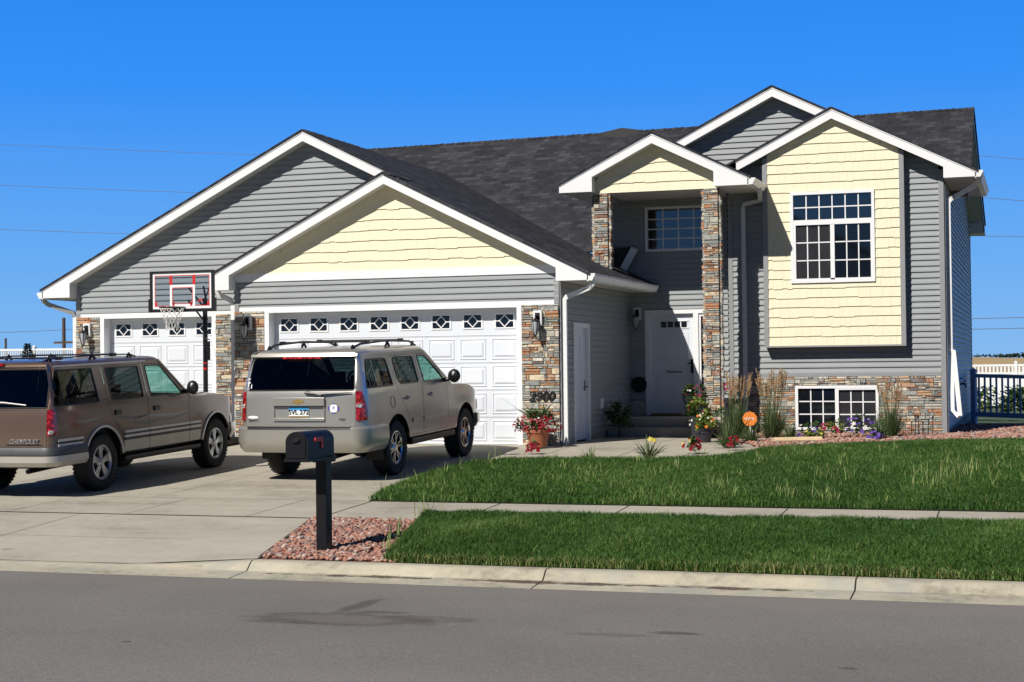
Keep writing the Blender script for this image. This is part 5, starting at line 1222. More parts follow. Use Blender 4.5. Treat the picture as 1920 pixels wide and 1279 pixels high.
def wheel(t,x,y,z,r,side,kind,tw=.25):
    sg=side
    m=MB(); w=tw/2; rr=r*.60
    prof=[(rr,-w*.8),(rr+.02,-w*.95),(r*.8,-w*1.0),(r*.93,-w*.95),(r*.985,-w*.8),(r,-w*.5),(r,w*.5),(r*.985,w*.8),(r*.93,w*.95),(r*.8,w*1.0),(rr+.02,w*.95),(rr,w*.8)]
    m.lathe(prof,(x,y,z),'x',40)
    for k in range(40):
        q=2*math.pi*k/40
        for sx in(-1,1):
            V=[]
            for dr,dq in ((0,0),(0,.09),(.005,.08),(.005,.01)):
                R_=r*.985+dr*.7; 
                for xx in (x+sx*w*.35,x+sx*w*.93): V.append((xx,y+R_*math.cos(q+dq+sx*.04),z+R_*math.sin(q+dq+sx*.04)))
            m.add(V,[(4,5,7,6),(0,1,5,4)[::-1],(2,3,7,6),(1,3,7,5),(0,2,6,4)],.5)
    wh=m.build('wheel','tyre',t,smooth=35)
    m=MB(); m.lathe([(rr,-w*.8*sg),(rr-.008,-w*.2*sg),(rr*.55,-w*.1*sg),(0,-w*.1*sg)],(x,y,z),'x',32); m.build('wheel_barrel','black',wh,smooth=True)
    xf=x+sg*w*.72; m=MB()
    m.lathe([(rr+.006,sg*w*.86-sg*w*.72),(rr-.012,sg*(w*.88-w*.72)),(rr-.03,sg*(.0)),(rr-.03,-sg*.03)],(xf,y,z),'x',36)
    m.lathe([(.0,sg*.02),(.05,sg*.018),(.065,0),(.08,-sg*.01),(.085,-sg*.03)],(xf,y,z),'x',24)
    ns=5 if kind=='star' else 6
    for k in range(ns):
        q=2*math.pi*(k+.25)/ns
        for dq in ((0,) if kind=='star' else (-.16,.16)):
            wi,wo=(.50,.20) if kind=='star' else (.22,.075)
            V=[]
            for R_,wa,dx in ((.06,wi,.0),(rr*.55,wi*.62 if kind!='star' else .36,-.008),(rr-.02,wo if kind!='star' else .30,.0)):
                for sgn in (-1,1):
                    a=q+dq*(.3 if R_<.1 else 1)+sgn*wa*(1 if R_<.1 else 1)*( .9 if kind=='star' else .5); V.append((xf+sg*(dx+.005),y+R_*math.cos(a),z+R_*math.sin(a)))
            V2=[(v[0]-sg*.035,v[1],v[2]) for v in V]
            m.add(V+V2,[(0,1,3,2),(2,3,5,4),(0,2,8,6),(2,4,10,8),(1,7,9,3),(3,9,11,5)],.5)
    m.build('rim','chrome' if kind!='star' else 'alloy',wh,smooth=30)
    return wh
def suv(name,loc,label,c,A):
    t=empty(name,loc,label,'suv'); t.rotation_euler=(A['pitch'],0,A.get('rz',0)); paint=A['paint']
    S=c.SY; zr_=c.zrail; wb=A['wb']; zs_=A['sill']; ar=A['arch']; wz=A['wr']
    # --- contour helpers
    yh,yc,zc=A['yh'],A['yc'],A['zc']
    top=[(S(yc),zc)]
    fl=A['fender']     # list of (y,z) along the fender top to the front
    # doors
    rd=[tuple((S(p[0]),)+tuple(p[1:])) for p in A['rdoor']]; fd_=[tuple((S(p[0]),)+tuple(p[1:])) for p in A['fdoor']]
    rdo=rpoly(rd,.03); fdo=rpoly(fd_,.03)
    def win(k): return rpoly([tuple((S(p[0]),)+tuple(p[1:])) for p in A[k]],A.get('wround',.05))
    qw,rw,fw_=win('qwin'),win('rwin'),win('fwin')
    stg=A['stg']
    def arch(yc_,n=14):
        pts=[]
        h0=math.asin(max(-1,min(1,(zs_-wz)/ar)))
        for i in range(n+1):
            q=math.pi-h0-(math.pi-2*h0)*i/n; pts.append((S(yc_)+ar*math.cos(q),wz+ar*math.sin(q)))
        return pts
    tgz0=A['tgz0']
    out=[(stg,tgz0)]+[(stg,zr_)]+[(S(yh),zr_)]+[(S(yc),zc)]+[(S(y) if y<c.yf-c.Rf else None,z) for y,z in fl if y<c.yf-c.Rf]
    out+=[(c.s3+(c.s4-c.s3)*.5,A['hz']),(c.s4,A['hz']-.02),(c.S,A['hz']-.02),(c.S,A['fbz']),(S(wb)+ar+.12,A['fbz'])]
    out+=[(S(wb)+ar+.0,zs_)] if A['fbz']<=zs_+.01 else []
    f_ar=arch(wb)[::-1]; r_ar=arch(0)[::-1]
    out+=f_ar+[(S(0)+ar+.1,zs_)]+r_ar+[(S(0)-ar-.05,A['rbz']),(c.s2-.0,A['rbz'])]+[(stg,A['rbz'])]
    holes=[qw,rdo,fdo]
    half=[c.patch(out,holes)]
    m=MB(); V,F=half[0]; m.add(V,F,.5); V2=[(-x,y,z) for x,y,z in V]; m.add(V2,[f[::-1] for f in F],.5)
    # roof, hood, windshield pieces of the shell
    ring=[]; n=40
    us=[stg*0+ -S(yh)+ (2*S(yh))*i/110 for i in range(111)]
    ring=[c.P(u,zr_) for u in us]; xh=ring[-1][0]; yhh=ring[-1][1]
    hdr=[(xh-2*xh*i/16, yhh+A['hb']*(1-((xh-2*xh*i/16)/xh)**2), zr_+A['hc']*(1-((xh-2*xh*i/16)/xh)**2)) for i in range(1,16)]
    ring=ring+hdr; k=len(ring); lv=[(1,0),(.996,.16),(.985,.33),(.965,.50),(.93,.66),(.86,.82),(.72,.93),(.45,.99),(0.,1.)]
    V=[]
    for f_,g in lv:
        for (x,y,z) in ring:
            sy=max(c.yr+.75,min(yh-.45,y)); V.append((x*f_,sy+(y-sy)*f_,zr_+(z-zr_)*(1-g)+A['crown']*g))
    FF=[(i*k+j,i*k+(j+1)%k,(i+1)*k+(j+1)%k,(i+1)*k+j) for i in range(len(lv)-1) for j in range(k)]
    m.add(V,FF,.5)
    # hood
    ft=[(S(yc),zc)]+[(S(y),z) for y,z in fl if y<c.yf-c.Rf]+[(c.s3+(c.s4-c.s3)*.5,A['hz']),(c.s4,A['hz']-.02)]
    ft2=[]
    for a,b in zip(ft,ft[1:]):
        for j in range(6): q=j/6; ft2.append((a[0]+(b[0]-a[0])*q,a[1]+(b[1]-a[1])*q))
    ft2.append(ft[-1]); L=[c.P(u,z) for u,z in ft2]; V=[];nc=16
    for i,(x,y,z) in enumerate(L):
        for j in range(nc+1):
            q=-1+2*j/nc; bul=A['cb']*(1-i/len(L))+.10*(i/len(L)); V.append((x*q if i<len(L)-1 else x*q,y+bul*(1-q*q),z+.055*(1-abs(q)**5)))
    m.add(V,[(i*(nc+1)+j,i*(nc+1)+j+1,(i+1)*(nc+1)+j+1,(i+1)*(nc+1)+j) for i in range(len(L)-1) for j in range(nc)],.5)
    V0=[(x,y,z) for (x,y,z) in V[-(nc+1):]]; u=[(x,y,z-.07) for x,y,z in V0]; m.add(V0+u,[(j,j+1,nc+2+j,nc+1+j) for j in range(nc)],.5)
    body=m.build('body',paint,t,smooth=50)
    # windshield
    V=[]; nr=8; a0=c.P(S(yh),zr_); a1=c.P(S(yc),zc)
    for i in range(nr+1):
        q=i/nr; xa=a1[0]+(a0[0]-a1[0])*q-.03; ya=a1[1]+(a0[1]-a1[1])*q; za_=a1[2]+(a0[2]-a1[2])*q; bb_=A['cb']*(1-q)+A['hb']*q
        for j in range(13): w_=-1+2*j/12; V.append((xa*w_,ya+bb_*(1-w_*w_)+.004,za_+A['hc']*q*(1-w_*w_)+.055*(1-q)*(1-abs(w_)**5)))
    m=MB(); m.add(V,[(i*13+j,i*13+j+1,(i+1)*13+j+1,(i+1)*13+j) for i in range(nr) for j in range(12)],.5); m.build('windshield','teal',t,smooth='all')
    m=MB()
    for sx in (1,-1):
        m.tube([(sx*(c.P(S(yc)+(S(yh)-S(yc))*q,zc+(zr_-zc)*q)[0]-.02),c.P(S(yc)+(S(yh)-S(yc))*q,zc+(zr_-zc)*q)[1]+.01,zc+(zr_-zc)*q) for q in (0,.25,.5,.75,1)],.035,6)
    m.build('a_pillar',paint,t,smooth=True)
    # doors on both sides
    def inner(poly,d=.009):
        P=[Vector(p) for p in poly]; cx=sum((p for p in P),Vector((0,0)))/len(P); return [tuple(p+(cx-p).normalized()*d) for p in P]
    for sx in (1,-1):
        for (o,wn,nm,gm,hp) in ((rdo,rw,'rear_door','darkglass',A['hand'][0]),(fdo,fw_,'front_door','teal',A['hand'][1])):
            V,F=c.patch(inner(o),[wn]); m=MB()
            m.add([(sx*x,y,z) for x,y,z in V],F if sx>0 else [f[::-1] for f in F],.5); D=m.build(nm,paint,t,smooth=50)
            m=MB(); P=[c.P(u,z,-.016) for u,z in dens(o,.08)]; m.tube([(sx*x,y,z) for x,y,z in P],.013,5,close=True); m.build('door_seal','black',D,smooth=True)
            V,F=c.patch(wn,[],-.006); m=MB(); m.add([(sx*x,y,z) for x,y,z in V],F if sx>0 else [f[::-1] for f in F],.5); m.build('window',gm,D,smooth='all')
            m=MB(); P=[c.P(u,z,-.002) for u,z in dens(wn,.06)]; m.tube([(sx*x,y,z) for x,y,z in P],.011,5,close=True); m.build('window_seal','black',D,smooth=True)
            hx,hz_=hp; m=MB()
            if A['kind']=='A':
                P=[c.P(S(hx+q*.22),hz_,.005+.035*math.sin(math.pi*q)) for q in [i/8 for i in range(9)]]; m.tube([(sx*x,y,z) for x,y,z in P],.017,7); q_=c.P(S(hx+.13),hz_,.003); 
                m.build('door_handle',paint,D,smooth=True)
                m=MB(); P=[c.P(S(hx+.11+.06*math.cos(a)),hz_+.035*math.sin(a),.004) for a in [i*.5 for i in range(13)]]; m.add([(sx*x,y,z) for x,y,z in P],[tuple(range(13))],.5); m.build('handle_recess','clad',D)
            else:
                p0=c.P(S(hx),hz_,.004); P=[c.P(S(hx+a),hz_+b,o_) for o_ in (.0,.022) for a,b in ((0,-.035),(.15,-.035),(.15,.035),(0,.035))]; m.add([(sx*x,y,z) for x,y,z in P],[(4,5,6,7),(0,1,5,4),(1,2,6,5),(2,3,7,6),(3,0,4,7)],.5); m.build('door_handle','black',D)
        V,F=c.patch(qw,[],-.006); m=MB(); m.add([(sx*x,y,z) for x,y,z in V],F if sx>0 else [f[::-1] for f in F],.5); m.build('quarter_window','darkglass',t,smooth='all')
        m=MB(); P=[c.P(u,z,-.002) for u,z in dens(qw,.06)]; m.tube([(sx*x,y,z) for x,y,z in P],.012,5,close=True); m.build('window_seal','black',t,smooth=True)
    # tailgate
    tg=rpoly([(-stg,tgz0,.02),(stg,tgz0,.02),(stg,zr_-.01,.03),(-stg,zr_-.01,.03)],.02)
    bwin=rpoly(A['bwin'],.05)
    V,F=c.patch(inner(tg,.006),[bwin]); m=MB(); m.add(V,F,.5); TG=m.build('tailgate',paint,t,smooth=50)
    V,F=c.patch(bwin,[],.002 if A['kind']=='A' else -.004); m=MB(); m.add(V,F,.5); m.build('rear_window','rearglass',TG,smooth='all')
    m=MB(); P=[c.P(u,z,.002) for u,z in dens(bwin,.06)]; m.tube(P,.010,5,close=True); m.build('window_seal','black',TG,smooth=True)
    # lamps
    for sx in (1,-1):
        for (poly,mat,off) in A['lamps']:
            q=rpoly(poly,.02); V,F=c.patch(q,[],off,step=.05); Vi=[tuple(v) for v in V]; m=MB(); m.add([(sx*x,y,z) for x,y,z in V],F if sx>0 else [f[::-1] for f in F],.5)
            P=[c.P(u,z,off) for u,z in dens(q,.06)]; P0=[c.P(u,z,-.01) for u,z in dens(q,.06)]; kk=len(P); m.add([(sx*x,y,z) for x,y,z in P+P0],[(i,(i+1)%kk,kk+(i+1)%kk,kk+i) for i in range(kk)],.5)
            m.build('tail_lamp' if mat=='lamp' else 'reversing_lamp',mat,t,smooth=30)
    # bumpers: wrap band
    def band(u0,u1,prof,nm,mat,par=t,n=60,sm=35):
        m=MB(); V=[]; k=len(prof)
        for i in range(n+1):
            u=u0+(u1-u0)*i/n
            for (z,o) in prof: V.append(c.P(u,z,o))
        m.add(V,[(i*k+j,i*k+j+1,(i+1)*k+j+1,(i+1)*k+j) for i in range(n) for j in range(k-1)]+[tuple(range(k))[::-1],tuple(n*k+j for j in range(k))],.5); return m.build(nm,mat,par,smooth=sm)
    A['extra'](t,c,S,band,TG,m)
    # sides: running boards
    for sx in (1,-1):
        m=MB(); m.box(sx*(c.hw-.22),sx*(c.hw-.0),ar+.06,wb-ar-.04,A['rb'][0],A['rb'][1]); o=m.build('running_board','plastic',t)
        bv=o.modifiers.new('b','BEVEL'); bv.width=.03; bv.segments=3
    # wheel wells, underbody, interior
    m=MB()
    for y0 in (0,wb):
        for sx in (1,-1):
            V=[];n=16
            for xx in (c.hw-.045,c.hw-.42):
                for i in range(n+1): q=math.pi*i/n; V.append((sx*xx,y0+(ar+.01)*math.cos(q),wz+(ar+.01)*math.sin(q)))
            m.add(V,[(i,i+1,n+2+i,n+1+i) for i in range(n)]+[tuple(n+1+i for i in range(n+1))],.5)
    m.box(-c.hw+.43,c.hw-.43,c.yr+.15,c.yf-.25,.40,.62); m.box(-c.hw+.12,c.hw-.12,ar+.05,wb-ar-.05,.46,.60); m.box(-c.hw+.12,c.hw-.12,c.yr+.12,-ar-.05,.50,.60)
    m.box(-c.hw+.12,c.hw-.12,wb+ar+.03,c.yf-.15,.50,.62)
    m.tube([(-.8,0,.42),(.8,0,.42)],.06,8); m.lathe([(0,-.12),(.12,-.1),(.15,0),(.12,.1),(0,.12)],(0,0,.42),'y',12); m.box(-.25,.05,.5,wb-.4,.33,.42); m.tube([(.45,-1.05,.36),(.45,-.5,.38),(.35,.6,.38)],.035,8)
    m.build('underbody','plastic',t)
    m=MB(); zf=c.zb
    m.box(-c.hw+.13,c.hw-.13,c.yr+.22,yc-.0,.6,.78); m.box(-c.hw+.15,c.hw-.15,yc-.42,yc-.02,.75,zf-.02); m.box(-c.hw+.14,c.hw-.14,wb+ar*.2,c.yf-.3,.6,.95)
    for sx in(-1,1): m.box(sx*(c.hw-.14),sx*(c.hw-.12),c.yr+.3,yc-.1,.6,zf-.04)
    m.build('cabin','interior',t)
    for (yy,xs_,zz_) in A['seats']:
        for xx,ww in xs_:
            m=MB(); m.prism([(yy-.08,.75),(yy+.12,.75),(yy-.02,zz_-.16),(yy-.10,zz_-.13),(yy-.18,zz_-.18)],xx-ww,xx+ww,'x'); o=m.build('seat','seat',t); bv=o.modifiers.new('b','BEVEL'); bv.width=.05; bv.segments=3
            for hx in ((xx,) if ww<.4 else (xx-ww*.55,xx+ww*.55)):
                m=MB(); m.box(hx-.12,hx+.12,yy-.17,yy-.08,zz_-.10,zz_+.08); m.tube([(hx,yy-.12,zz_-.2),(hx,yy-.12,zz_)],.012,5); o2=m.build('headrest','seat',o); bv=o2.modifiers.new('b','BEVEL'); bv.width=.04; bv.segments=3
    m=MB(); cx_,cy_,cz_=-.40,yc-.50,zf+.02; P=[(cx_+.19*math.cos(a),cy_-.10*math.sin(a),cz_+.165*math.sin(a)) for a in [i*2*math.pi/20 for i in range(20)]]; m.tube(P,.016,6,close=True); m.tube([(cx_-.18,cy_,cz_),(cx_+.18,cy_,cz_)],.02,6); m.tube([(cx_,cy_,cz_),(cx_,cy_+.2,cz_-.08)],.03,6); m.build('steering_wheel','seat',t,smooth=True)
    for y0 in (0,wb):
        for sx in (1,-1): wheel(t,sx*(c.hw-.145),y0,A['wr'],A['wr'],sx,A['wk'],A.get('tw',.25))
    # mirrors
    for sx in (1,-1):
        m=MB(); mx=c.P(S(A['mir'][0]),A['mir'][1])[0]; ln=A['ml']
        V=[];F=[]
        for i in range(9):
            u=i/8; rr=math.sin(math.pi*min(1,max(.0,u)))**.45*.5 if 0<u<1 else .02
            for k in range(12): q=2*math.pi*k/12; V.append((sx*(mx+.07+ln*(.5+rr*.98*math.cos(q)*.9)),A['mir'][0]+.02-.09+.14*u,A['mir'][1]+.05+.11*rr*2*math.sin(q)))
        m.add(V,[(i*12+k,i*12+(k+1)%12,(i+1)*12+(k+1)%12,(i+1)*12+k) for i in range(8) for k in range(12)],.5); 
        m.tube([(sx*(mx-.02),A['mir'][0],A['mir'][1]-.02),(sx*(mx+.10),A['mir'][0],A['mir'][1]+.0)],.035,8)
        m.build('side_mirror','black',t,smooth=True)
    # front end
    m=MB(); V,F=c.patch([(c.s4-.02,A['hz']-.22),(c.S+.0,A['hz']-.22),(c.S,A['hz']-.05),(c.s4-.02,A['hz']-.05)],[],.012); m.add(V,F,.5); m.add([(-x,y,z) for x,y,z in V],[f[::-1] for f in F],.5); m.build('grille','black',t)
    for sx in (1,-1):
        m=MB(); V,F=c.patch(rpoly([(c.s3+.12,A['hz']-.24),(c.s4-.04,A['hz']-.26),(c.s4-.04,A['hz']-.06),(c.s3+.16,A['hz']-.08)],.03),[],.014); m.add([(sx*x,y,z) for x,y,z in V],F if sx>0 else [f[::-1] for f in F],.5); m.build('headlight','clear',t,smooth=30)
    band(c.s3-.05,2*c.S-c.s3+.05,[(A['fbz']+.10,-.02),(A['fbz']+.10,.05),(A['fbz']-.05,.06),(A['fbz']-.13,.02),(A['fbz']-.13,-.05)],'front_bumper',A['bump'])
    return t
_P0=Car.P
def P2(s,u,z,off=0.):
    if u>s.S: x,y,z_=_P0(s,2*s.S-u,z,off); return (-x,y,z_)
    return _P0(s,u,z,off)
Car.P=P2
def rail(t,pts,r,feet,cross,zt):
    for sx in (1,-1):
        m=MB(); m.tube([(sx*x,y,z) for x,y,z in pts],r,7,flat=.8)
        for (x,y,z) in feet: 
            m.tube([(sx*x,y-.07,z-.02),(sx*x,y,z+.05),(sx*x,y+.07,z-.02)],.020,6)
        m.build('roof_rail','black',t,smooth=True)
    for (y,z) in cross:
        m=MB(); x=pts[1][0]; m.tube([(-x,y,z),(x,y,z)],.022,7,flat=.6); 
        for s in (-1,1): m.box(s*x-.03,s*x+.03,y-.05,y+.05,z-.03,z+.02)
        m.build('roof_crossbar','black',t,smooth=30)
# ---- silver suv
cA=Car(2.0,-1.22,3.93,.16,.42,1.30,.25,.34,1.80,'silver',rb=.05)
def exA(t,c,S,band,TG,m):
    # rear bumper with step pad
    band(-S(-.50),S(-.50),[(.80,-.01),(.80,.04),(.77,.066),(.60,.072),(.50,.055),(.43,.01),(.43,-.08)],'rear_bumper','silver')
    band(-.80,.80,[(.806,-.0),(.806,.045),(.79,.066),(.765,.071)],'bumper_step','black')
    m=MB()
    # plate pocket on the tailgate
    F=lambda x,z,o:c.P(x,z,o)
    def bx(m,a,b,z0,z1,o,b0=-.005):
        n=8; V=[F(a+(b-a)*i/n,z,oo) for oo in (b0,o) for z in (z0,z1) for i in range(n+1)]; k=n+1
        FF=[(2*k+i,2*k+i+1,3*k+i+1,3*k+i) for i in range(n)]+[(i,i+1,2*k+i+1,2*k+i) for i in range(n)]+[(k+i,3*k+i,3*k+i+1,k+i+1) for i in range(n)]+[(0,2*k,3*k,k),(n,k+n,3*k+n,2*k+n)]
        m.add(V,FF,.5)
    bx(m,-.40,.40,1.10,1.215,.045); bx(m,-.40,.40,.885,.925,.028); bx(m,-.40,-.385,.925,1.10,.02); bx(m,.385,.40,.925,1.10,.02)
    o=m.build('plate_housing','silver',TG); bv=o.modifiers.new('b','BEVEL'); bv.width=.008; bv.segments=2; bv.limit_method='ANGLE'
    m=MB(); bx(m,-.38,.38,1.085,1.10,.04); m.build('plate_shadow_gap','black',TG)
    m=MB(); bx(m,-.155,.155,.935,1.085,.012); pl=m.build('license_plate','plate',TG,label='blue topped licence plate with dark characters')
    m=MB(); bx(m,-.153,.153,1.035,1.083,.0135); m.build('plate_band','plateblue',pl); m=MB(); bx(m,-.153,.153,.937,.955,.0135); m.build('plate_frame','gold',pl)
    p=c.P(0,1.005,.016); text('SVL 272',.095,'plastic',pl,Matrix.Translation(p)@Matrix.Rotation(R(90),4,'X'),'plate_lettering',ext=.001,bold=.002)
    m=MB(); q=[(-.09,-.018),(-.075,.02),(-.03,.02),(-.025,.036),(.035,.036),(.03,.02),(.09,.02),(.075,-.018),(.03,-.018),(.025,-.034),(-.035,-.034),(-.03,-.018)]; p=c.P(0,1.158,.047)
    m.prism([(x+p[0],z+p[2]) for x,z in q],p[1]-.006,p[1]+.01); m.build('emblem','gold',TG)
    for (s_,x,z,sz,mt_) in (('TAHOE',-.73,.885,.05,'plastic'),('FLEX',.66,.90,.045,'plastic')):
        p=c.P(x,z,.004); text(s_,sz,mt_,TG,Matrix.Translation(p)@Matrix.Rotation(R(90),4,'X'),'lettering',ext=.002)
    m=MB(); m.add([c.P(-.74+.09*math.cos(a),.935+.02*math.sin(a),.004) for a in [i*.45 for i in range(14)]],[tuple(range(14))],.5); m.build('sticker','white',TG)
    m=MB(); 
    P=[c.P(.53+.062*math.cos(a),1.06+.062*math.sin(a),.006) for a in [i*2*math.pi/20 for i in range(20)]]; m.add(P,[tuple(range(20))],.5); st=m.build('round_sticker','white',TG,label='round white sticker with a broken blue ring')
    m=MB(); 
    MT['ink']=pm('blue_ink',(.04,.03,.35),.5)
    for k in range(4):
        a0=k*math.pi/2-.42; V=[]
        for j in range(7):
            a=a0+.84*j/6
            for rr in (.058,.082 if k%2==0 else .072): V.append(c.P(.53+rr*math.cos(a),1.06+rr*math.sin(a),.007))
        m.add(V,[(2*j,2*j+1,2*j+3,2*j+2) for j in range(6)],.5)
    m.build('ring','ink',st)
    p=c.P(.53,1.06,.008); text('P',.07,'ink',st,Matrix.Translation(p)@Matrix.Rotation(R(90),4,'X'),'lettering',ext=.0005)
    # wiper, brake light, spoiler, window sticker
    m=MB(); m.tube([c.P(.10,1.285,.03),c.P(.34,1.262,.035),c.P(.80,1.285,.03)],[.022,.018,.008],6); m.tube([c.P(.10,1.30,.025),c.P(.36,1.245,.04)],.016,6); m.build('rear_wiper','black',TG,smooth=True)
    m=MB(); V=[];F_=[]
    for i in range(31):
        u=-.86+1.72*i/30; V+=[c.P(u,1.835,-.03),c.P(u,1.83,.05+.02*(1-(u/.86)**2)),c.P(u,1.795,.055+.02*(1-(u/.86)**2)),c.P(u,1.775,-.0)]
    m.add(V,[(4*i+j,4*i+j+1,4*i+4+j+1,4*i+4+j) for i in range(30) for j in range(3)],.5); m.build('spoiler','silver',TG,smooth=40)
    m=MB(); bx(m,-.30,.30,1.765,1.795,.072,.0); m.build('brake_light','lamp',TG)
    # stick figure decal
    m=MB()
    for q in ([(-.83,1.36),(-.83,1.45)],[(-.86,1.41),(-.80,1.43)],[(-.85,1.34),(-.81,1.34)],[(-.78,1.345),(-.78,1.40)]): m.tube([c.P(x,z,.008) for x,z in q],.009,5)
    m.lathe([(0,0),(.02,0)],c.P(-.83,1.475,.009),'y',8); m.build('sticker','white',TG)
    # body side moulding, fuel door, mud flap
    for sx in (1,-1):
        m=MB()
        for a,b in ((.60,1.00),(1.05,2.05)):
            V=[]; 
            for i in range(9):
                y=a+(b-a)*i/8
                for z,o in ((.80,.0),(.80,.014),(.745,.016),(.74,.0)): p=c.P(S(y),z,o); V.append((sx*p[0],p[1],p[2]))
            m.add(V,[(4*i+j,4*i+j+1,4*i+4+j+1,4*i+4+j) for i in range(8) for j in range(3)],.5)
        m.build('side_moulding','silver',t,smooth=40)
        m=MB(); m.box(sx*(c.hw-.29),sx*(c.hw-.03),-.53,-.51,.27,.55); m.build('mud_flap','rubber',t)
    m=MB(); P=[c.P(S(-.16+.085*math.cos(a)),1.09+.085*math.sin(a),.002) for a in [i*2*math.pi/20 for i in range(20)]]; m.tube([P[i] for i in range(20)],.004,4,close=True); m.build('fuel_door','clad',t)
    rail(t,[(.66,-.85,1.90),(.68,-.6,1.955),(.69,.4,1.985),(.68,1.3,1.955),(.66,1.6,1.885)],.022,[(.66,-.82,1.885),(.69,.4,1.92),(.66,1.5,1.89)],[(-.35,1.985),(.95,1.985)],1.9)
A_=dict(kind='A',paint='silver',pitch=R(1.9),wb=3.0,sill=.52,arch=.50,wr=.405,tw=.27,yh=1.42,yc=2.32,zc=1.235,hb=.14,hc=.045,cb=.20,crown=.105,hz=.99,fbz=.60,rbz=.74,tgz0=.80,
  fender=[(2.7,1.225),(3.05,1.205),(3.3,1.165),(3.48,1.105)],rb=(.40,.50),
  rdoor=[(.03,1.765),(.0,1.30,.1),(.22,1.10,.15),(.47,.84,.1),(.56,.55),(1.05,.55),(1.05,1.30),(1.01,1.765)],
  fdoor=[(1.075,.55),(2.12,.55),(2.16,1.05),(2.13,1.25),(1.95,1.40,.1),(1.42,1.755,.1),(1.05,1.765),(1.075,1.30)],
  qwin=[(-1.02,1.335,.03),(-.10,1.335,.03),(-.16,1.735,.06),(-.86,1.735,.03)],
  rwin=[(.13,1.335,.16),(.93,1.335,.03),(.90,1.735,.03),(.10,1.735,.10)],
  fwin=[(1.16,1.335,.03),(1.98,1.335,.03),(1.90,1.44,.05),(1.42,1.725,.12),(1.12,1.735,.03)],
  hand=((.30,1.12),(1.30,1.12)),stg=.86,bwin=[(-.84,1.315,.04),(.84,1.315,.04),(.79,1.77,.06),(-.79,1.77,.06)],
  lamps=[([(.875,.885),(1.065,.885),(1.075,1.05),(.99,1.30,.03),(.875,1.30)],'lamp',.014),([(.885,1.07),(.985,1.07),(.985,1.125),(.885,1.125)],'clear',.018)],
  extra=exA,bump='silver',wk='multi',seats=[(1.15,((-.42,.26),(.42,.26)),1.42),(.15,((0,.68),),1.40),(-.72,((0,.62),),1.36)],mir=(2.0,1.33),ml=.24)
YA=-5.12
suv('parked_suv',(3.76,YA,gz(YA)),'silver beige suv parked in front of the wide garage door',cA,A_)
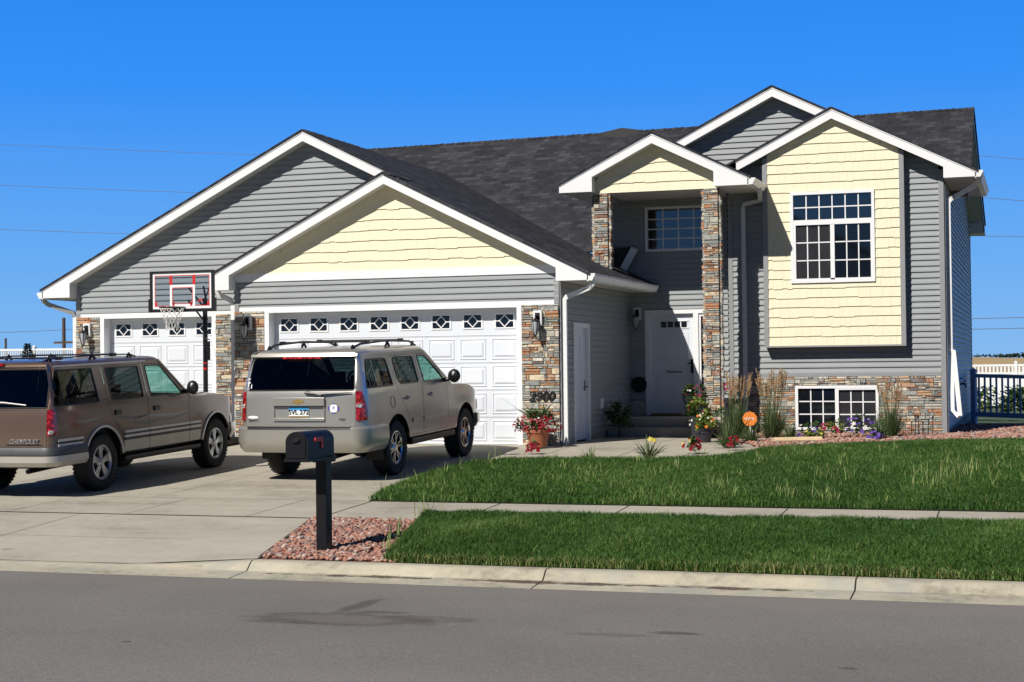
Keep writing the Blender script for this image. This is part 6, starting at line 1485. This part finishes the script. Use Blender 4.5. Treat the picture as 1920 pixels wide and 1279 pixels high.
# ---- brown suv
cB=Car(1.95,-1.20,4.05,.10,.28,1.20,.20,.30,1.765,'brown',rb=.03)
def exB(t,c,S,band,TG,m):
    band(-S(-.50),S(-.50),[(.70,-.0),(.70,.05),(.665,.07),(.60,.075),(.585,.06)],'bumper_pad','clad')
    band(-S(-.50),S(-.50),[(.585,.0),(.585,.075),(.50,.085),(.44,.05),(.44,-.06)],'rear_bumper','pewter')
    m=MB(); F=c.P
    def bx(m,a,b,z0,z1,o,b0=-.005):
        n=6; V=[F(a+(b-a)*i/n,z,oo) for oo in (b0,o) for z in (z0,z1) for i in range(n+1)]; k=n+1
        m.add(V,[(2*k+i,2*k+i+1,3*k+i+1,3*k+i) for i in range(n)]+[(i,i+1,2*k+i+1,2*k+i) for i in range(n)]+[(k+i,3*k+i,3*k+i+1,k+i+1) for i in range(n)]+[(0,2*k,3*k,k),(n,k+n,3*k+n,2*k+n)],.5)
    bx(m,-.155,.155,.47,.63,.105,.06); pl=m.build('license_plate','plate',t); m=MB(); bx(m,-.153,.153,.56,.628,.1065,.06); m.build('plate_band','plateblue',pl)
    p=c.P(0,.535,.108); text('PVL 391',.085,'plastic',pl,Matrix.Translation(p)@Matrix.Rotation(R(90),4,'X'),'plate_lettering',ext=.001)
    p=c.P(.53,.775,.006); text('CHEVROLET',.082,'chrome',TG,Matrix.Translation(p)@Matrix.Rotation(R(90),4,'X'),'lettering',ext=.006,bold=.003)
    m=MB(); bx(m,.25,.80,.725,.738,.004); m.build('badge_bar','black',TG)
    m=MB(); m.tube([c.P(-.1,1.31,.03),c.P(.2,1.30,.03),c.P(.55,1.265,.03)],[.018,.012,.008],6); m.build('rear_wiper','chrome',TG,smooth=True)
    m=MB(); bx(m,-.28,.10,1.79,1.82,.03,-.04); m.build('brake_light','lamp',TG)
    # tailgate split line
    m=MB(); bx(m,-.86,.86,1.195,1.203,.002); m.build('gate_seam','black',TG)
    def side(z0,z1,o,y0,y1,nm,mat,n=16,e=.0):
        for sx in (1,-1):
            m=MB(); V=[]
            for i in range(n+1):
                y=y0+(y1-y0)*i/n
                for z,oo in ((z1,e),(z1,o),(z0,o),(z0,e)): p=c.P(S(y),z,oo); V.append((sx*p[0],p[1],p[2]))
            m.add(V,[(4*i+j,4*i+j+1,4*i+4+j+1,4*i+4+j) for i in range(n) for j in range(3)]+[(0,1,2,3),(4*n+3,4*n+2,4*n+1,4*n)],.5); m.build(nm,mat,t)
    for y0,y1 in ((-1.08,-.53),(.53,1.21),(1.225,2.38),(2.395,2.72)):
        side(.765,.80,.022,y0,y1,'side_moulding','trim'); side(.735,.765,.012,y0,y1,'side_moulding','black'); side(.70,.735,.022,y0,y1,'side_moulding','trim'); side(.66,.70,.012,y0,y1,'side_moulding','black')
        side(.50,.66,.008,y0,y1,'lower_side_panel','pewter')
    side(.50,.80,.006,3.79,3.86,'lower_side_panel','pewter',4)
    # wheel arch mouldings
    for y0 in (0,3.27):
        for sx in (1,-1):
            m=MB(); V=[];n=22
            for i in range(n+1):
                q=R(10)+R(160)*i/n
                for rr,o in ((.485,.0),(.485,.02),(.515,.022),(.52,.0)):
                    p=c.P(S(y0+rr*math.cos(q)),.40+rr*math.sin(q),o); V.append((sx*p[0],p[1],p[2]))
            m.add(V,[(4*i+j,4*i+j+1,4*i+4+j+1,4*i+4+j) for i in range(n) for j in range(3)],.5); m.build('arch_moulding','trim',t,smooth=30)
    # painted swooshes on the flank
    def swoosh(pts,w_,mat):
        m=MB(); V=[]; n=len(pts)
        for i,(y,z) in enumerate(pts):
            k=w_*math.sin(math.pi*min(1,max(0,i/(n-1))))**.7
            for s in (-1,1): p=c.P(S(y),z+s*k,.0025); V.append(p)
        m.add(V,[(2*i,2*i+1,2*i+3,2*i+2) for i in range(n-1)],.5); m.build('painted_stripe',mat,t)
    def cv(y0,y1,z0,a,ph,n=18,dz=0): return [(y0+(y1-y0)*i/n,z0+dz*i/n+a*math.sin(ph+i/n*5.2)) for i in range(n+1)]
    MT['swg']=carpaint('grey_stripe_paint',(.20,.205,.22),.35,.4); MT['swd']=carpaint('dark_stripe_paint',(.07,.065,.06),.35,.3)
    swoosh(cv(-.85,.05,1.02,.02,2.4),.014,'swg'); swoosh(cv(.2,1.3,1.0,.025,1.6,dz=-.02),.020,'swd'); swoosh(cv(.6,2.5,.93,.03,.6,dz=.06),.018,'swg'); swoosh(cv(.7,1.6,.89,.02,2.),.030,'swd'); swoosh(cv(1.4,2.6,.90,.03,3.,dz=.03),.015,'swd')
    m=MB(); m.box(-.45,.45,4.12,4.22,.45,.6); m.build('tow_hook','black',t)
    for sx in (1,-1):
        m=MB(); m.tube([(sx*(c.P(S(y),1.765)[0]-.005),y,1.772) for y in [-1.0,-.5,0,.5,1.,1.35]],.014,5); m.build('drip_rail','trim',t,smooth=True)
    rail(t,[(.66,-.95,1.84),(.68,-.8,1.872),(.69,.3,1.892),(.68,1.2,1.878),(.66,1.4,1.84)],.013,[(.67,-.82,1.835),(.69,.2,1.855),(.67,1.2,1.84)],[(-.6,1.88),(.75,1.89)],1.85)
B_=dict(kind='B',paint='brown',pitch=R(1.9),wb=3.27,sill=.50,arch=.49,wr=.395,tw=.26,yh=1.72,yc=2.46,zc=1.185,hb=.10,hc=.03,cb=.14,crown=.085,hz=1.07,fbz=.60,rbz=.62,tgz0=.70,
  fender=[(2.9,1.18),(3.3,1.165),(3.65,1.13)],rb=(.36,.44),wround=.035,
  rdoor=[(.14,1.735),(.17,1.22,.1),(.22,1.05,.1),(.44,.84,.1),(.53,.52),(1.21,.52),(1.22,1.22),(1.19,1.735)],
  fdoor=[(1.23,.52),(2.38,.52),(2.41,1.05),(2.40,1.20),(2.28,1.26,.03),(1.74,1.73,.08),(1.21,1.735),(1.24,1.22)],
  qwin=[(-1.10,1.245,.02),(-.05,1.245,.03),(-.10,1.715,.03),(-1.03,1.715,.02)],
  rwin=[(.28,1.245,.05),(1.12,1.245,.02),(1.10,1.705,.02),(.25,1.705,.03)],
  fwin=[(1.34,1.245,.02),(2.24,1.245,.02),(1.73,1.695,.05),(1.31,1.705,.02)],
  hand=((.32,1.07),(1.38,1.07)),stg=.865,bwin=[(-.85,1.225,.02),(.85,1.225,.02),(.83,1.735,.03),(-.83,1.735,.03)],
  lamps=[([(.872,.86),(1.06,.86),(1.02,1.20),(.872,1.20)],'lamp',.012),([(.90,.875),(.98,.875),(.98,.925),(.90,.925)],'clear',.016)],
  extra=exB,bump='pewter',wk='star',seats=[(1.25,((-.42,.26),(.42,.26)),1.36),(.25,((0,.70),),1.36),(-.6,((0,.6),),1.30)],mir=(2.26,1.28),ml=.22)
YBc=-7.56
suv('parked_suv',(.34,YBc,gz(YBc)),'brown two tone suv with silver lower panels parked at the left edge',cB,B_)

# house across the street, behind the camera: seen only mirrored in the window panes
t=empty('neighbour_house',(1,-47,-.4),'plain gabled house across the street, behind the viewer','house')
m=MB(); m.prism([(-8.5,0),(8.5,0),(8.5,5.2),(0,9.5),(-8.5,5.2)],-9,0); m.build('wall','siding',t)
for sg in (-1,1):
    m=MB(); q=[(0,9.9),(sg*9.2,5.25),(sg*9.2,5.05),(0,9.7)]; m.prism(q,-9.4,.4); m.build('roof','cap',t)
for x in (-4,3.5):
    m=MB(); m.box(x,x+1.8,.0,.06,2.,3.6); f_=m.build('window','white',t); m=MB(); m.box(x+.1,x+1.7,.061,.07,2.1,3.5); m.build('pane','glass',f_)
